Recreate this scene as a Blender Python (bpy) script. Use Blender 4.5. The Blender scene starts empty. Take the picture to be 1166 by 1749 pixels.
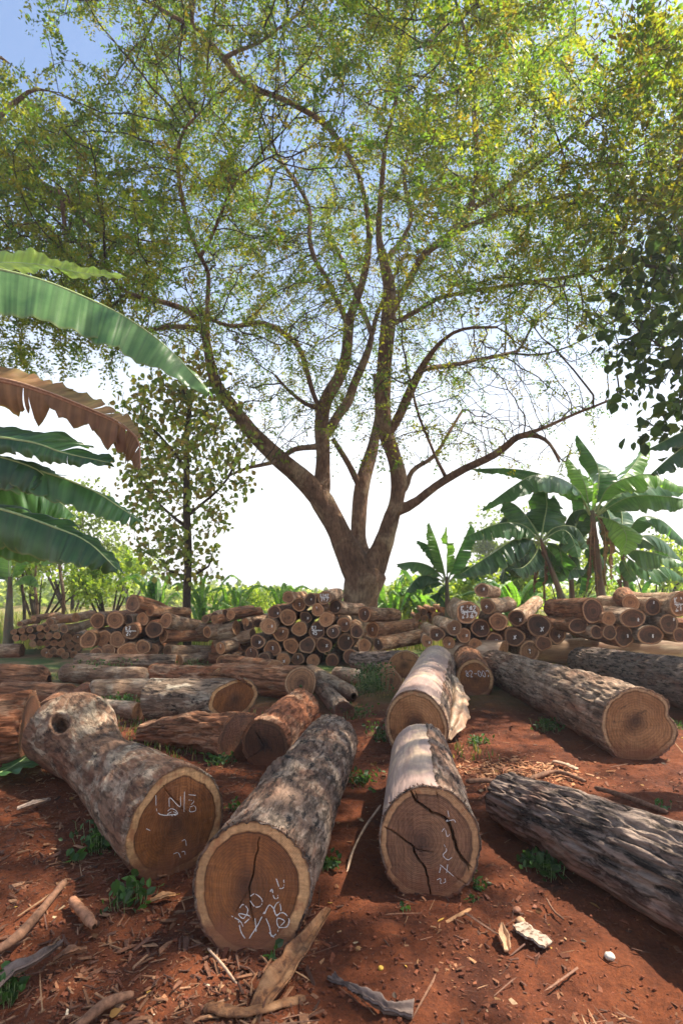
import bpy, math, random
import numpy as np
from mathutils import Vector, Matrix
random.seed(7); 
SC = bpy.context.scene
COL = SC.collection
PI = math.pi; R = math.radians

# ------------------------------------------------------------------ camera
F = 1000.0; CX, CY = 583.0, 874.5; CAMH = 1.4; PITCH = R(7.4)
cd = bpy.data.cameras.new('camera'); cam = bpy.data.objects.new('camera', cd); COL.objects.link(cam)
cam.location = (0, 0, CAMH); cam.rotation_euler = (R(90) + PITCH, 0, 0)
cd.sensor_fit = 'VERTICAL'; cd.sensor_height = 36; cd.sensor_width = 24; cd.lens = 36 * F / 1749
cd.clip_start = .05; cd.clip_end = 2000
cd.dof.use_dof = True; cd.dof.focus_distance = 3.4; cd.dof.aperture_fstop = 3.5
SC.camera = cam
# ------------------------------------------------------------------ light
SUN_AZ, SUN_EL = R(75), R(57)
w = bpy.data.worlds.new('World'); SC.world = w; w.use_nodes = True
wn = w.node_tree.nodes; wl = w.node_tree.links
sky = wn.new('ShaderNodeTexSky'); sky.sky_type = 'NISHITA'; sky.sun_disc = False
sky.sun_elevation = SUN_EL; sky.sun_rotation = SUN_AZ; sky.dust_density = .9; sky.air_density = 1.0; sky.ozone_density = 1.6
tcw = wn.new('ShaderNodeTexCoord'); sxw = wn.new('ShaderNodeSeparateXYZ'); wl.new(tcw.outputs['Generated'], sxw.inputs[0])
rw = wn.new('ShaderNodeValToRGB'); wl.new(sxw.outputs[2], rw.inputs[0]); ew = rw.color_ramp.elements   # bright hazy band low in the sky
ew[0].position = .0; ew[0].color = (1, 1, 1, 1); ew[1].position = .60; ew[1].color = (0, 0, 0, 1); e2 = ew.new(.26); e2.color = (.6, .6, .6, 1); e3 = ew.new(.42); e3.color = (.18, .18, .18, 1)
mw = wn.new('ShaderNodeMixRGB'); wl.new(rw.outputs[0], mw.inputs[0]); wl.new(sky.outputs[0], mw.inputs[1]); mw.inputs[2].default_value = (6.2, 6.1, 5.9, 1)
wl.new(mw.outputs[0], wn['Background'].inputs[0]); wn['Background'].inputs[1].default_value = .105
sd = bpy.data.lights.new('sun', 'SUN'); sd.energy = 5.0; sd.angle = R(.6); sd.color = (1, .91, .76)
so = bpy.data.objects.new('sun', sd); COL.objects.link(so)
sdir = Vector((math.sin(SUN_AZ) * math.cos(SUN_EL), math.cos(SUN_AZ) * math.cos(SUN_EL), math.sin(SUN_EL)))
so.rotation_euler = sdir.to_track_quat('Z', 'Y').to_euler(); so.location = (8, 8, 30)
SC.view_settings.view_transform = 'Standard'; SC.view_settings.look = 'None'
SC.view_settings.exposure = 1.42; SC.view_settings.gamma = 1
SC.cycles.max_bounces = 7; SC.cycles.transparent_max_bounces = 8; SC.cycles.diffuse_bounces = 3; SC.cycles.transmission_bounces = 5

# ------------------------------------------------------------------ helpers
cp, sp_ = math.cos(PITCH), math.sin(PITCH)
FWD = Vector((0, cp, sp_)); UPV = Vector((0, -sp_, cp)); C0 = Vector((0, 0, CAMH))
def ray(px, py): return Vector(((px - CX) / F, 0, 0)) + UPV * ((CY - py) / F) + FWD
def at(px, py, Y):
    d = ray(px, py); return C0 + d * (Y / d.y)
def onz(px, py, z):
    d = ray(px, py); return C0 + d * ((z - CAMH) / d.z)
def depth(p): return (p - C0).dot(FWD)
def ground_log(px, py, rpx, sink=.03):
    r = .2
    for _ in range(12):
        p = onz(px, py, r - sink); r = rpx * depth(p) / F
    return p, r

def vnoise(p, seed=0):
    p = np.asarray(p, float); i = np.floor(p).astype(np.int64); f = p - i; f = f * f * f * (f * (f * 6 - 15) + 10)
    def h(a, b, c):
        n = (a * 374761393 + b * 668265263 + c * 2147483647 + seed * 1274126177) & 0x7fffffff
        n = ((n ^ (n >> 13)) * 1274126177) & 0x7fffffff
        n = ((n ^ (n >> 16)) * 668265263) & 0x7fffffff
        return ((n ^ (n >> 15)) & 0xffffff) / float(0xffffff)
    x, y, z = i[..., 0], i[..., 1], i[..., 2]; fx, fy, fz = f[..., 0], f[..., 1], f[..., 2]
    def L(a, b, t): return a + (b - a) * t
    return L(L(L(h(x, y, z), h(x + 1, y, z), fx), L(h(x, y + 1, z), h(x + 1, y + 1, z), fx), fy),
             L(L(h(x, y, z + 1), h(x + 1, y, z + 1), fx), L(h(x, y + 1, z + 1), h(x + 1, y + 1, z + 1), fx), fy), fz) * 2 - 1
def fbm(p, seed=0, o=4):
    p = np.asarray(p, float); s = 0; a = .5
    for k in range(o): s = s + a * vnoise(p * 2 ** k + 17.3 * k, seed + k); a *= .5
    return s

def mesh_np(name, V, Fq, smooth=False, col=None, mats=None, mi=None, attr=None):
    """V (n,3), Fq (m,k) uniform polygons"""
    V = np.asarray(V, np.float32); Fq = np.asarray(Fq, np.int32)
    me = bpy.data.meshes.new(name); me.vertices.add(len(V)); me.vertices.foreach_set('co', V.ravel())
    m, k = Fq.shape; me.loops.add(m * k); me.polygons.add(m)
    me.loops.foreach_set('vertex_index', Fq.ravel())
    me.polygons.foreach_set('loop_start', np.arange(0, m * k, k, dtype=np.int32))
    me.polygons.foreach_set('loop_total', np.full(m, k, np.int32))
    me.polygons.foreach_set('use_smooth', np.full(m, smooth, bool))
    if mi is not None: me.polygons.foreach_set('material_index', np.asarray(mi, np.int32))
    if col is not None:
        ca = me.color_attributes.new('col', 'FLOAT_COLOR', 'POINT'); c = np.ones((len(V), 4), np.float32)
        c[:, :3] = col; ca.data.foreach_set('color', c.ravel())
    if attr:
        for an, av in attr.items():
            a = me.attributes.new(an, 'FLOAT', 'POINT'); a.data.foreach_set('value', np.asarray(av, np.float32))
    for x in (mats or []): me.materials.append(x)
    me.update(calc_edges=True)
    return me
def link(name, me, parent=None):
    o = bpy.data.objects.new(name, me); COL.objects.link(o)
    if parent is not None: o.parent = parent
    return o
def tag(o, label=None, cat=None, group=None, kind=None):
    if label: o['label'] = label
    if cat: o['category'] = cat
    if group: o['group'] = group
    if kind: o['kind'] = kind
    return o
def empty(name, M=None):
    o = bpy.data.objects.new(name, None); COL.objects.link(o); o.empty_display_size = .2
    if M is not None: o.matrix_world = M
    return o
def strip(M, N, close=False, base=0):
    i = np.arange(M - 1)[:, None]; n = N if close else N - 1; j = np.arange(n)[None]; j2 = (j + 1) % N
    f = np.stack([i * N + j, i * N + j2, (i + 1) * N + j2, (i + 1) * N + j], -1).reshape(-1, 4)
    return f + base
def catmull(P, n):
    P = np.asarray(P, float); Q = np.vstack([2 * P[0] - P[1], P, 2 * P[-1] - P[-2]]); t = np.linspace(0, len(P) - 1, n)
    i = np.minimum(t.astype(int), len(P) - 2); u = (t - i)[:, None]
    a, b, c, d = Q[i], Q[i + 1], Q[i + 2], Q[i + 3]
    return .5 * ((2 * b) + (-a + c) * u + (2 * a - 5 * b + 4 * c - d) * u ** 2 + (-a + 3 * b - 3 * c + d) * u ** 3)

# ------------------------------------------------------------------ node materials
class NT:
    def __init__(s, name):
        s.m = bpy.data.materials.new(name); s.m.use_nodes = True; s.t = s.m.node_tree; s.n = s.t.nodes
        s.b = s.n['Principled BSDF']; s.out = s.n['Material Output']
    def new(s, ty, **kw):
        x = s.n.new('ShaderNode' + ty)
        for k, v in kw.items(): setattr(x, k, v)
        return x
    def set(s, sock, v):
        if isinstance(v, bpy.types.NodeSocket): s.t.links.new(v, sock)
        elif isinstance(v, (tuple, list)) and len(v) == 3 and sock.type == 'RGBA': sock.default_value = (*v, 1)
        else: sock.default_value = v
    def coord(s, scale=(1, 1, 1), which='Object', src=None):
        t = src or s.new('TexCoord').outputs[which]; m = s.new('Mapping'); s.set(m.inputs[0], t); m.inputs['Scale'].default_value = scale
        if which == 'Object' and src is None:
            oi = s.new('ObjectInfo'); mm = s.new('Math', operation='MULTIPLY'); s.set(mm.inputs[0], oi.outputs['Random']); mm.inputs[1].default_value = 37.
            s.set(m.inputs['Location'], mm.outputs[0])
        return m.outputs[0]
    def noise(s, vec, scale=5, detail=6, rough=.6, dist=0):
        x = s.new('TexNoise'); s.set(x.inputs['Vector'], vec); x.inputs['Scale'].default_value = scale
        x.inputs['Detail'].default_value = detail; x.inputs['Roughness'].default_value = rough; x.inputs['Distortion'].default_value = dist
        return x.outputs[0]
    def voro(s, vec, scale=5, feat='F1'):
        x = s.new('TexVoronoi', feature=feat); s.set(x.inputs['Vector'], vec); x.inputs['Scale'].default_value = scale; return x.outputs['Distance']
    def ramp(s, f, pts):
        x = s.new('ValToRGB'); s.set(x.inputs[0], f); e = x.color_ramp.elements
        while len(e) < len(pts): e.new(.5)
        for k, (p, c) in enumerate(pts):
            e[k].position = p; e[k].color = (c, c, c, 1) if not isinstance(c, tuple) else (*c, 1)
        return x.outputs[0]
    def mix(s, f, a, b, mode='MIX'):
        x = s.new('MixRGB', blend_type=mode); s.set(x.inputs[0], f); s.set(x.inputs[1], a); s.set(x.inputs[2], b); return x.outputs[0]
    def math(s, op, a, b=0.):
        x = s.new('Math', operation=op); s.set(x.inputs[0], a); s.set(x.inputs[1], b); return x.outputs[0]
    def bump(s, h, strength=.5, dist=.02, nrm=None):
        x = s.new('Bump'); s.set(x.inputs['Height'], h); x.inputs['Strength'].default_value = strength; x.inputs['Distance'].default_value = dist
        if nrm is not None: s.set(x.inputs['Normal'], nrm)
        return x.outputs[0]
    def fin(s, colr, rough=.8, nrm=None, spec=.3):
        s.set(s.b.inputs['Base Color'], colr); s.set(s.b.inputs['Roughness'], rough); s.b.inputs['Specular IOR Level'].default_value = spec
        if nrm is not None: s.set(s.b.inputs['Normal'], nrm)
        return s.m
SOIL = (.20, .052, .022)
def bark_mat(name, base, dark, pale, soil=(.24, .085, .04), plate=5., stretch=.22, pale_amt=.5, dark_amt=.5, soil_amt=.5, fiss=.6, bd=.03):
    s = NT(name); c = s.coord((1, 1, stretch)); ci = s.coord((1, 1, .55))
    n1 = s.noise(c, 9, 8, .7, .8); n2 = s.noise(ci, plate, 6, .65, .5); n3 = s.noise(ci, plate * .45, 4, .6, 1.2); n4 = s.noise(c, 34, 6, .75)
    col = s.mix(s.ramp(n1, [(.3, 0.), (.7, 1.)]), tuple(x * .6 for x in base), tuple(min(1, x * 1.35) for x in base))
    col = s.mix(s.math('MULTIPLY', s.ramp(n2, [(.5, 0.), (.58, 1.)]), pale_amt * 1.5), col, pale)
    n5 = s.noise(s.coord((1, 1, .4)), plate * 1.9, 7, .75, .3)
    col = s.mix(s.math('MULTIPLY', s.ramp(n5, [(.54, 0.), (.62, 1.)]), dark_amt * 1.5), col, dark)
    col = s.mix(s.math('MULTIPLY', s.ramp(n3, [(.5, 0.), (.66, 1.)]), soil_amt * 1.3), col, soil)
    # fine dark fissure lines running along the log
    fi = s.ramp(s.noise(c, 24, 7, .7, .4), [(.38, 1.), (.5, 0.)])
    col = s.mix(s.math('MULTIPLY', fi, fiss), col, tuple(x * .35 for x in dark))
    # earth stuck to the underside
    gm = s.new('NewGeometry'); sx = s.new('SeparateXYZ'); s.set(sx.inputs[0], gm.outputs['Position'])
    hz = s.math('ADD', sx.outputs[2], s.math('MULTIPLY', n2, .18)); hm = s.ramp(hz, [(.10, 1.), (.24, 0.)])
    col = s.mix(s.math('MULTIPLY', hm, .75), col, SOIL)
    sp = s.ramp(n4, [(.36, .55), (.62, 1.25)]); col = s.mix(.8, col, sp, 'MULTIPLY')
    oi = s.new('ObjectInfo').outputs['Random']; col = s.mix(1., col, s.ramp(oi, [(0., .72), (1., 1.22)]), 'MULTIPLY')
    h = s.math('ADD', s.math('MULTIPLY', n1, .9), s.math('ADD', s.math('MULTIPLY', n5, -.5), s.math('MULTIPLY', fi, -.45)))
    h2 = s.math('ADD', h, s.math('MULTIPLY', n4, .35))
    return s.fin(col, .88, s.bump(h2, .9, bd), .25)
BM = dict(
 mottled=bark_mat('bark_mottled', (.30, .17, .105), (.045, .03, .025), (.54, .42, .30), pale_amt=.62, dark_amt=.6, soil_amt=.6, plate=6, fiss=.35),
 whitish=bark_mat('bark_whitish', (.36, .25, .175), (.04, .032, .028), (.60, .49, .37), pale_amt=.7, dark_amt=.75, soil_amt=.25, plate=7, fiss=.4),
 speckled=bark_mat('bark_speckled', (.26, .165, .115), (.035, .028, .026), (.46, .35, .265), pale_amt=.5, dark_amt=.7, soil_amt=.35, plate=9, fiss=.7, bd=.03),
 fissured=bark_mat('bark_fissured', (.23, .165, .13), (.04, .03, .027), (.36, .28, .22), pale_amt=.2, dark_amt=.55, soil_amt=.3, stretch=.2, fiss=1., bd=.04, plate=8.),
 greybrown=bark_mat('bark_greybrown', (.26, .17, .115), (.05, .032, .026), (.43, .32, .235), pale_amt=.5, dark_amt=.45, soil_amt=.35, stretch=.14, fiss=.75),
 brown=bark_mat('bark_brown', (.32, .14, .07), (.08, .035, .02), (.46, .27, .16), pale_amt=.45, dark_amt=.35, soil_amt=.7, stretch=.1, fiss=.65, bd=.035),
 redbrown=bark_mat('bark_redbrown', (.32, .12, .055), (.06, .028, .018), (.50, .32, .20), pale_amt=.4, dark_amt=.3, soil_amt=.8, stretch=.2, fiss=.5, bd=.035),
 pile=bark_mat('bark_pile', (.38, .195, .10), (.10, .048, .03), (.60, .40, .25), pale_amt=.5, dark_amt=.45, soil_amt=.5, stretch=.25, fiss=.5),
 pale=bark_mat('bark_pale', (.46, .29, .18), (.13, .07, .045), (.66, .5, .35), pale_amt=.6, dark_amt=.3, soil_amt=.35, stretch=.25, fiss=.35),
)
def stripped_mat(name, a, b, cst):
    s = NT(name); c = s.coord((1, 1, .1)); n = s.noise(c, 7, 7, .6, .5); n2 = s.noise(s.coord((1, 1, .5)), 4, 4, .6, 1.); n3 = s.noise(c, 60, 4, .6)
    col = s.mix(s.ramp(n, [(.35, 0.), (.68, 1.)]), a, b)
    col = s.mix(s.ramp(n2, [(.5, 0.), (.64, .9)]), col, cst)
    col = s.mix(s.ramp(s.noise(s.coord((1, 1, .3)), 3, 3, .5, .5), [(.52, 0.), (.66, .7)]), col, (.26, .11, .06))
    col = s.mix(.5, col, s.ramp(n3, [(.35, .65), (.6, 1.2)]), 'MULTIPLY')
    crk = s.ramp(s.noise(s.coord((1, 1, .06)), 14, 4, .5, .2), [(.27, 1.), (.31, 0.)])
    col = s.mix(crk, col, (.05, .03, .02))
    return s.fin(col, .55, s.bump(s.math('ADD', s.math('MULTIPLY', n3, .25), s.math('SUBTRACT', n, crk)), .5, .012), .4)
BM['stripped'] = stripped_mat('stripped_wood', (.27, .175, .15), (.41, .28, .225), (.58, .41, .27))
BM['splitwood'] = stripped_mat('split_wood', (.34, .20, .12), (.50, .34, .22), (.60, .45, .30))

def face_mat(name, heart, dark, mid, sap, sapw=.15, ringf=150, ramt=.55, stain=.5):
    s = NT(name); rf = s.new('Attribute', attribute_name='rf').outputs['Fac']; c = s.coord((1, 1, 1)); tcn = s.new('TexCoord').outputs['Object']
    nb = s.noise(c, 5, 3, .5); rr = s.math('ADD', rf, s.math('MULTIPLY', s.math('SUBTRACT', nb, .5), .10))
    ring = s.math('SINE', s.math('MULTIPLY', rr, ringf)); ring2 = s.math('SINE', s.math('MULTIPLY', rr, ringf * .43))
    rv = s.ramp(s.math('ADD', s.math('MULTIPLY', ring, .25), s.math('ADD', s.math('MULTIPLY', ring2, .25), .5)), [(.1, 1 - ramt), (.75, 1.12)])
    n2 = s.noise(c, 3.2, 5, .6, .8); n3 = s.noise(c, 42, 5, .7); n4 = s.noise(s.coord((1, .22, 1)), 55, 3, .6)
    col = s.mix(s.ramp(n2, [(.36, 0.), (.62, 1.)]), heart, mid)
    cen = s.ramp(s.math('ADD', rr, s.math('MULTIPLY', s.math('SUBTRACT', n2, .5), .5)), [(.05, 1.), (.42, 0.)])
    col = s.mix(s.math('MULTIPLY', cen, .8), col, dark)
    col = s.mix(s.ramp(s.noise(c, 4.7, 5, .7, 1.), [(.56, 0.), (.68, stain)]), col, dark)
    col = s.mix(1., col, rv, 'MULTIPLY')
    col = s.mix(.7, col, s.ramp(n4, [(.3, .7), (.65, 1.15)]), 'MULTIPLY')
    e0 = s.math('ADD', rf, s.math('MULTIPLY', s.math('SUBTRACT', s.noise(c, 5, 4, .55), .5), .15))
    sapm = s.ramp(e0, [(1 - sapw - .012, 0.), (1 - sapw + .012, 1.)])
    sc = s.mix(s.ramp(n2, [(.4, 0.), (.65, .7)]), sap, tuple(x * .55 for x in sap)); sc = s.mix(.75, sc, s.ramp(n3, [(.32, .62), (.65, 1.2)]), 'MULTIPLY')
    sc = s.mix(s.ramp(s.noise(c, 9, 4, .6), [(.56, 0.), (.66, .8)]), sc, (.34, .13, .05))
    line = s.ramp(e0, [(1 - sapw - .05, 1.), (1 - sapw - .02, .45), (1 - sapw, 1.)])
    col = s.mix(1., col, line, 'MULTIPLY')
    col = s.mix(sapm, col, sc)
    gp_ = s.new('NewGeometry').outputs['Position']; sz_ = s.new('SeparateXYZ'); s.set(sz_.inputs[0], gp_); mud = s.ramp(s.math('ADD', sz_.outputs[2], s.math('MULTIPLY', s.math('SUBTRACT', s.noise(c, 8, 5, .65), .5), .30)), [(.05, .85), (.13, 0.)])
    col = s.mix(s.math('MULTIPLY', mud, 1.0 if not name.startswith('cut_pile') else .3), col, (.19, .065, .027))
    kf = s.noise(s.coord((.12, 1, 1)), 70, 3, .6); col = s.mix(.45, col, s.ramp(kf, [(.35, .7), (.6, 1.15)]), 'MULTIPLY')
    edge = s.ramp(rf, [(.955, 0.), (.985, 1.)]); col = s.mix(s.math('MULTIPLY', edge, .8), col, (.12, .05, .025))
    if name.startswith('cut_pile'):
        oi = s.new('ObjectInfo').outputs['Random']; col = s.mix(1., col, s.ramp(oi, [(0., (.7, .66, .62)), (.5, (1.25, 1.1, 1.)), (1., (.95, 1., 1.05))]), 'MULTIPLY')
    h = s.math('ADD', s.math('MULTIPLY', ring, .12), s.math('ADD', s.math('MULTIPLY', n3, .5), s.math('ADD', s.math('MULTIPLY', n4, .8), kf)))
    return s.fin(col, .6, s.bump(h, .6, .008), .35)
FM = dict(
 gold=face_mat('cut_gold', (.185, .062, .017), (.06, .022, .010), (.29, .105, .028), (.58, .32, .14), .17, 300, .28, .55),
 red=face_mat('cut_red', (.17, .075, .04), (.07, .033, .022), (.25, .12, .06), (.52, .28, .13), .13, 210, .28, .4),
 tan=face_mat('cut_tan', (.24, .105, .04), (.04, .02, .012), (.38, .19, .08), (.50, .32, .17), .10, 200, .25, .8),
 dusk=face_mat('cut_dark', (.085, .035, .018), (.02, .012, .009), (.15, .06, .03), (.2, .09, .045), .13, 160, .3, .8),
 pile=face_mat('cut_pile', (.16, .07, .032), (.035, .018, .012), (.27, .125, .055), (.50, .28, .14), .17, 60, .4, .6),
 pile2=face_mat('cut_pile_orange', (.30, .14, .062), (.09, .04, .022), (.42, .21, .1), (.54, .32, .17), .13, 60, .35, .4),
 piledark=face_mat('cut_pile_dark', (.075, .031, .016), (.018, .011, .008), (.13, .055, .027), (.42, .235, .12), .15, 60, .4, .8),
)
def plain(name, c, rough=.8, nz=40, amt=.35, bd=.01, spec=.3):
    s = NT(name); n = s.noise(s.coord(), nz, 5, .65)
    return s.fin(s.mix(1., c, s.ramp(n, [(.3, 1 - amt), (.68, 1 + amt)]), 'MULTIPLY'), rough, s.bump(n, .4, bd), spec)
CHALK = plain('chalk', (.68, .66, .64), .95, 260, .35)
def ramp_alpha_chalk():
    return CHALK
def leaf_mat(name, trans=.45, rough=.45, spec=.4, gain=1.9, tint=(1.15, 1.1, .45)):
    s = NT(name); a = s.new('Attribute', attribute_name='col').outputs['Color']
    s.fin(a, rough, None, spec)
    tr = s.new('BsdfTranslucent'); s.set(tr.inputs[0], s.mix(1., s.mix(1., a, (gain, gain, gain), 'MULTIPLY'), tint, 'MULTIPLY'))
    mx = s.new('MixShader'); mx.inputs[0].default_value = trans
    s.set(mx.inputs[1], s.b.outputs[0]); s.set(mx.inputs[2], tr.outputs[0]); s.set(s.out.inputs[0], mx.outputs[0])
    return s.m
LEAF = leaf_mat('small_leaves', .52, .5, .25, 2.2, (1.12, 1.06, .35)); BROAD = leaf_mat('broad_leaves', .48, .4, .3, 2.1); WEED = leaf_mat('weed_leaves', .4)
def banana_mat(name, c1, c2, trans=.35, rough=.35):
    s = NT(name); v = s.new('Attribute', attribute_name='vv').outputs['Fac']; e = s.new('Attribute', attribute_name='ee').outputs['Fac']
    n = s.noise(s.coord(), 3, 4, .6); st = s.math('SINE', s.math('MULTIPLY', v, 420.)); st2 = s.new('TexNoise', noise_dimensions='1D')
    s.set(st2.inputs['W'], v); st2.inputs['Scale'].default_value = 60; st2.inputs['Detail'].default_value = 4
    col = s.mix(s.ramp(n, [(.38, 0.), (.62, 1.)]), c1, c2); col = s.mix(.8, col, s.ramp(st2.outputs[0], [(.35, .72), (.65, 1.2)]), 'MULTIPLY')
    col = s.mix(s.ramp(e, [(.93, 0.), (1., .7)]), col, (.16, .17, .05))
    h = s.math('ADD', s.math('MULTIPLY', st, .3), st2.outputs[0])
    s.fin(col, rough, s.bump(h, .25, .006), .5)
    tr = s.new('BsdfTranslucent'); s.set(tr.inputs[0], s.mix(1., col, (1.8, 2.1, .6), 'MULTIPLY')); mx = s.new('MixShader'); mx.inputs[0].default_value = trans
    s.set(mx.inputs[1], s.b.outputs[0]); s.set(mx.inputs[2], tr.outputs[0]); s.set(s.out.inputs[0], mx.outputs[0]); return s.m
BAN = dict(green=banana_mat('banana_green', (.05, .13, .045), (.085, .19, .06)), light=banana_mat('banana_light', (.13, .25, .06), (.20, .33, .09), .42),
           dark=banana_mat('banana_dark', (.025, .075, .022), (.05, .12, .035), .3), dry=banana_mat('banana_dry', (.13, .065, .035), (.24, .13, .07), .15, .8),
           orange=banana_mat('banana_orange', (.22, .105, .04), (.20, .15, .05), .2, .6), lit_lime=banana_mat('banana_lit_lime', (.24, .36, .05), (.32, .42, .07), .5), blue=banana_mat('banana_sheen', (.06, .145, .045), (.11, .21, .07), .25, .33))  # lime tone: sunlight through the top near leaf is put into its colour
RIB = plain('leaf_rib', (.26, .33, .13), .45, 30, .2)
RIBDRY = plain('dry_rib', (.34, .2, .12), .7, 30, .3)

# ------------------------------------------------------------------ ground
def gz(x, y):
    x = np.asarray(x, float); y = np.asarray(y, float)
    p = np.stack([x, y, np.zeros_like(x)], -1); fade = np.clip(1 - (y - 7) / 6, 0.15, 1)
    return (.05 * fbm(p * .9, 3, 3) + .028 * fbm(p * 4.5, 5, 3) + .014 * np.abs(fbm(p * 16, 9, 3)) * fade + .006 * vnoise(p * 60, 11) * fade)
def axis(lo, hi, core0, core1, d0, g):
    a = [core0]; 
    while a[-1] < core1: a.append(a[-1] + d0)
    d = d0
    while a[-1] < hi: d *= g; a.append(a[-1] + d)
    b = [core0]; d = d0
    while b[-1] > lo: d *= g; b.append(b[-1] - d)
    return np.array(b[1:][::-1] + a)
gx = axis(-400, 400, -2.6, 2.6, .018, 1.045); gy = axis(-60, 900, 1.6, 5.2, .018, 1.035)
X, Yg = np.meshgrid(gx, gy); V = np.stack([X.ravel(), Yg.ravel(), gz(X, Yg).ravel()], 1)
s = NT('red_earth'); gp = s.new('NewGeometry').outputs['Position']; sx = s.new('SeparateXYZ'); s.set(sx.inputs[0], gp)
c = s.coord(which='P', src=gp); n1 = s.noise(c, .9, 5, .6, .4); n2 = s.noise(c, 9, 8, .7); n3 = s.noise(c, 60, 6, .7); n4 = s.noise(c, 3.3, 6, .65, .5)
col = s.mix(s.ramp(n4, [(.35, 0.), (.65, 1.)]), (.062, .016, .006), (.140, .035, .010))
col = s.mix(s.ramp(n1, [(.48, 0.), (.66, .75)]), col, (.18, .05, .016))
col = s.mix(s.ramp(n2, [(.56, 0.), (.7, .8)]), col, (.20, .06, .020))
col = s.mix(.9, col, s.ramp(n3, [(.3, .55), (.7, 1.35)]), 'MULTIPLY')
dv = s.voro(s.mix(.12, c, s.new('TexNoise').outputs[1]), 5.5, 'DISTANCE_TO_EDGE')
cw = s.noise(c, 7, 5, .6); vc = s.new('VectorMath', operation='ADD'); s.set(vc.inputs[0], c)
nz3 = s.new('TexNoise'); s.set(nz3.inputs['Vector'], c); nz3.inputs['Scale'].default_value = 3; s.set(vc.inputs[1], nz3.outputs[1])
dv = s.voro(vc.outputs[0], 1.9, 'DISTANCE_TO_EDGE')
crk = s.math('MULTIPLY', s.ramp(dv, [(.0, 1.), (.012, 0.)]), s.ramp(s.noise(c, 1.7, 3, .5), [(.58, 0.), (.66, 1.)]))
col = s.mix(s.math('MULTIPLY', crk, .4), col, (.045, .015, .01))
far = s.ramp(s.math('MULTIPLY', sx.outputs[1], .05), [(.34, 0.), (.48, 1.)])   # straw and weeds away from the clearing
dry = s.mix(s.ramp(s.noise(c, 1.5, 5, .6), [(.4, 0.), (.6, 1.)]), (.30, .19, .09), (.10, .15, .04))
wst = s.ramp(s.math('MULTIPLY', s.math('SUBTRACT', -3.2, s.math('ADD', sx.outputs[0], s.math('MULTIPLY', n1, 2.))), .5), [(.0, 0.), (.5, 1.)])
wst = s.math('MULTIPLY', wst, s.ramp(s.math('MULTIPLY', sx.outputs[1], .1), [(.6, 0.), (.75, 1.)]))
col = s.mix(s.math('MAXIMUM', far, s.math('MULTIPLY', wst, .8)), col, dry)
hh = s.math('ADD', s.math('MULTIPLY', n2, .7), s.math('SUBTRACT', s.math('MULTIPLY', n3, .35), s.math('MULTIPLY', crk, 1.2)))
gm_ = s.fin(col, .9, s.bump(hh, .9, .03), .25)
tag(link('ground', mesh_np('ground', V, strip(len(gy), len(gx)), True, mats=[gm_])), kind='structure', label='bare red earth of the clearing', cat='ground')

# ------------------------------------------------------------------ logs
FONT = {'0': [[(.2, 0), (0, .3), (0, .7), (.2, 1), (.5, .9), (.6, .5), (.5, .1), (.2, 0)]], '1': [[(.1, .8), (.3, 1), (.3, 0)]],
 '2': [[(0, .8), (.2, 1), (.5, .95), (.55, .7), (0, 0), (.6, .02)]], '3': [[(0, .9), (.3, 1), (.55, .8), (.25, .55), (.55, .3), (.3, 0), (0, .1)]],
 '4': [[(.45, 0), (.45, 1), (0, .35), (.6, .35)]], '5': [[(.55, 1), (.1, 1), (.05, .55), (.4, .6), (.55, .3), (.3, 0), (0, .1)]],
 '6': [[(.5, 1), (.1, .6), (0, .25), (.25, 0), (.55, .2), (.45, .45), (.1, .4)]], '7': [[(0, 1), (.6, 1), (.2, 0)]],
 '8': [[(.3, .5), (.05, .75), (.3, 1), (.55, .75), (.3, .5), (0, .25), (.3, 0), (.6, .25), (.3, .5)]],
 '9': [[(.5, .6), (.2, .5), (0, .75), (.25, 1), (.5, .8), (.5, .4), (.3, 0)]], 'K': [[(0, 0), (0, 1)], [(.55, 1), (.05, .45), (.6, 0)]], '.': [[(.15, 0), (.2, .06)]], 'N': [[(0, 0), (0, 1), (.55, 0), (.55, 1)]], '-': [[(0, .5), (.6, .5)]],
 '+': [[(0, .5), (.8, .5)], [(.4, .95), (.4, .05)]], 'x': [[(0, .9), (.7, .1)], [(.7, .95), (.05, .05)]], '/': [[(0, 0), (.4, 1)]], '_': [[(0, 0), (.9, .05)]],
 'L': [[(0, 1), (.02, .1), (.5, 0)]], '|': [[(.1, 1), (.15, 0)]], "'": [[(.1, 1), (.5, .85)]]}
def text_strokes(txt, x, y, h, sl=0.):
    out = []; cx = x
    for ch in txt:
        if ch != ' ':
            for pl in FONT[ch]: out.append([(cx + (a + sl * b) * h * .8, y + b * h) for a, b in pl])
        cx += h * (.35 if ch == '.' else .72)
    return out
def ribbon(strokes, wd, z, rnd, jit=.25, off=None):
    Vv, Ff = [], []
    for pl in strokes:
        if len(pl) < 2: continue
        P = catmull(np.array(pl), max(2, len(pl) * 4)) if len(pl) > 2 else np.array([np.array(pl[0]) * (1 - t) + np.array(pl[1]) * t for t in np.linspace(0, 1, 7)])
        T = np.gradient(P, axis=0); T /= np.linalg.norm(T, axis=1)[:, None] + 1e-9; Nn = np.stack([-T[:, 1], T[:, 0]], 1)
        ww = wd * .5 * (1 + jit * 2 * (rnd.random(len(P)) - .5)); P = P + (rnd.random(P.shape) - .5) * wd * jit
        b = sum(len(v) for v in Vv); n = len(P)
        A = P + Nn * ww[:, None]; B = P - Nn * ww[:, None]
        zz = (off(P) if off is not None else np.zeros(n)) + z
        Vv += [np.column_stack([A, zz]), np.column_stack([B, zz])]
        for k in range(n - 1):
            if n < 9 or rnd.random() > .16: Ff.append((b + k, b + k + 1, b + n + k + 1, b + n + k))
    return np.vstack(Vv), np.array(Ff)

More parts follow.
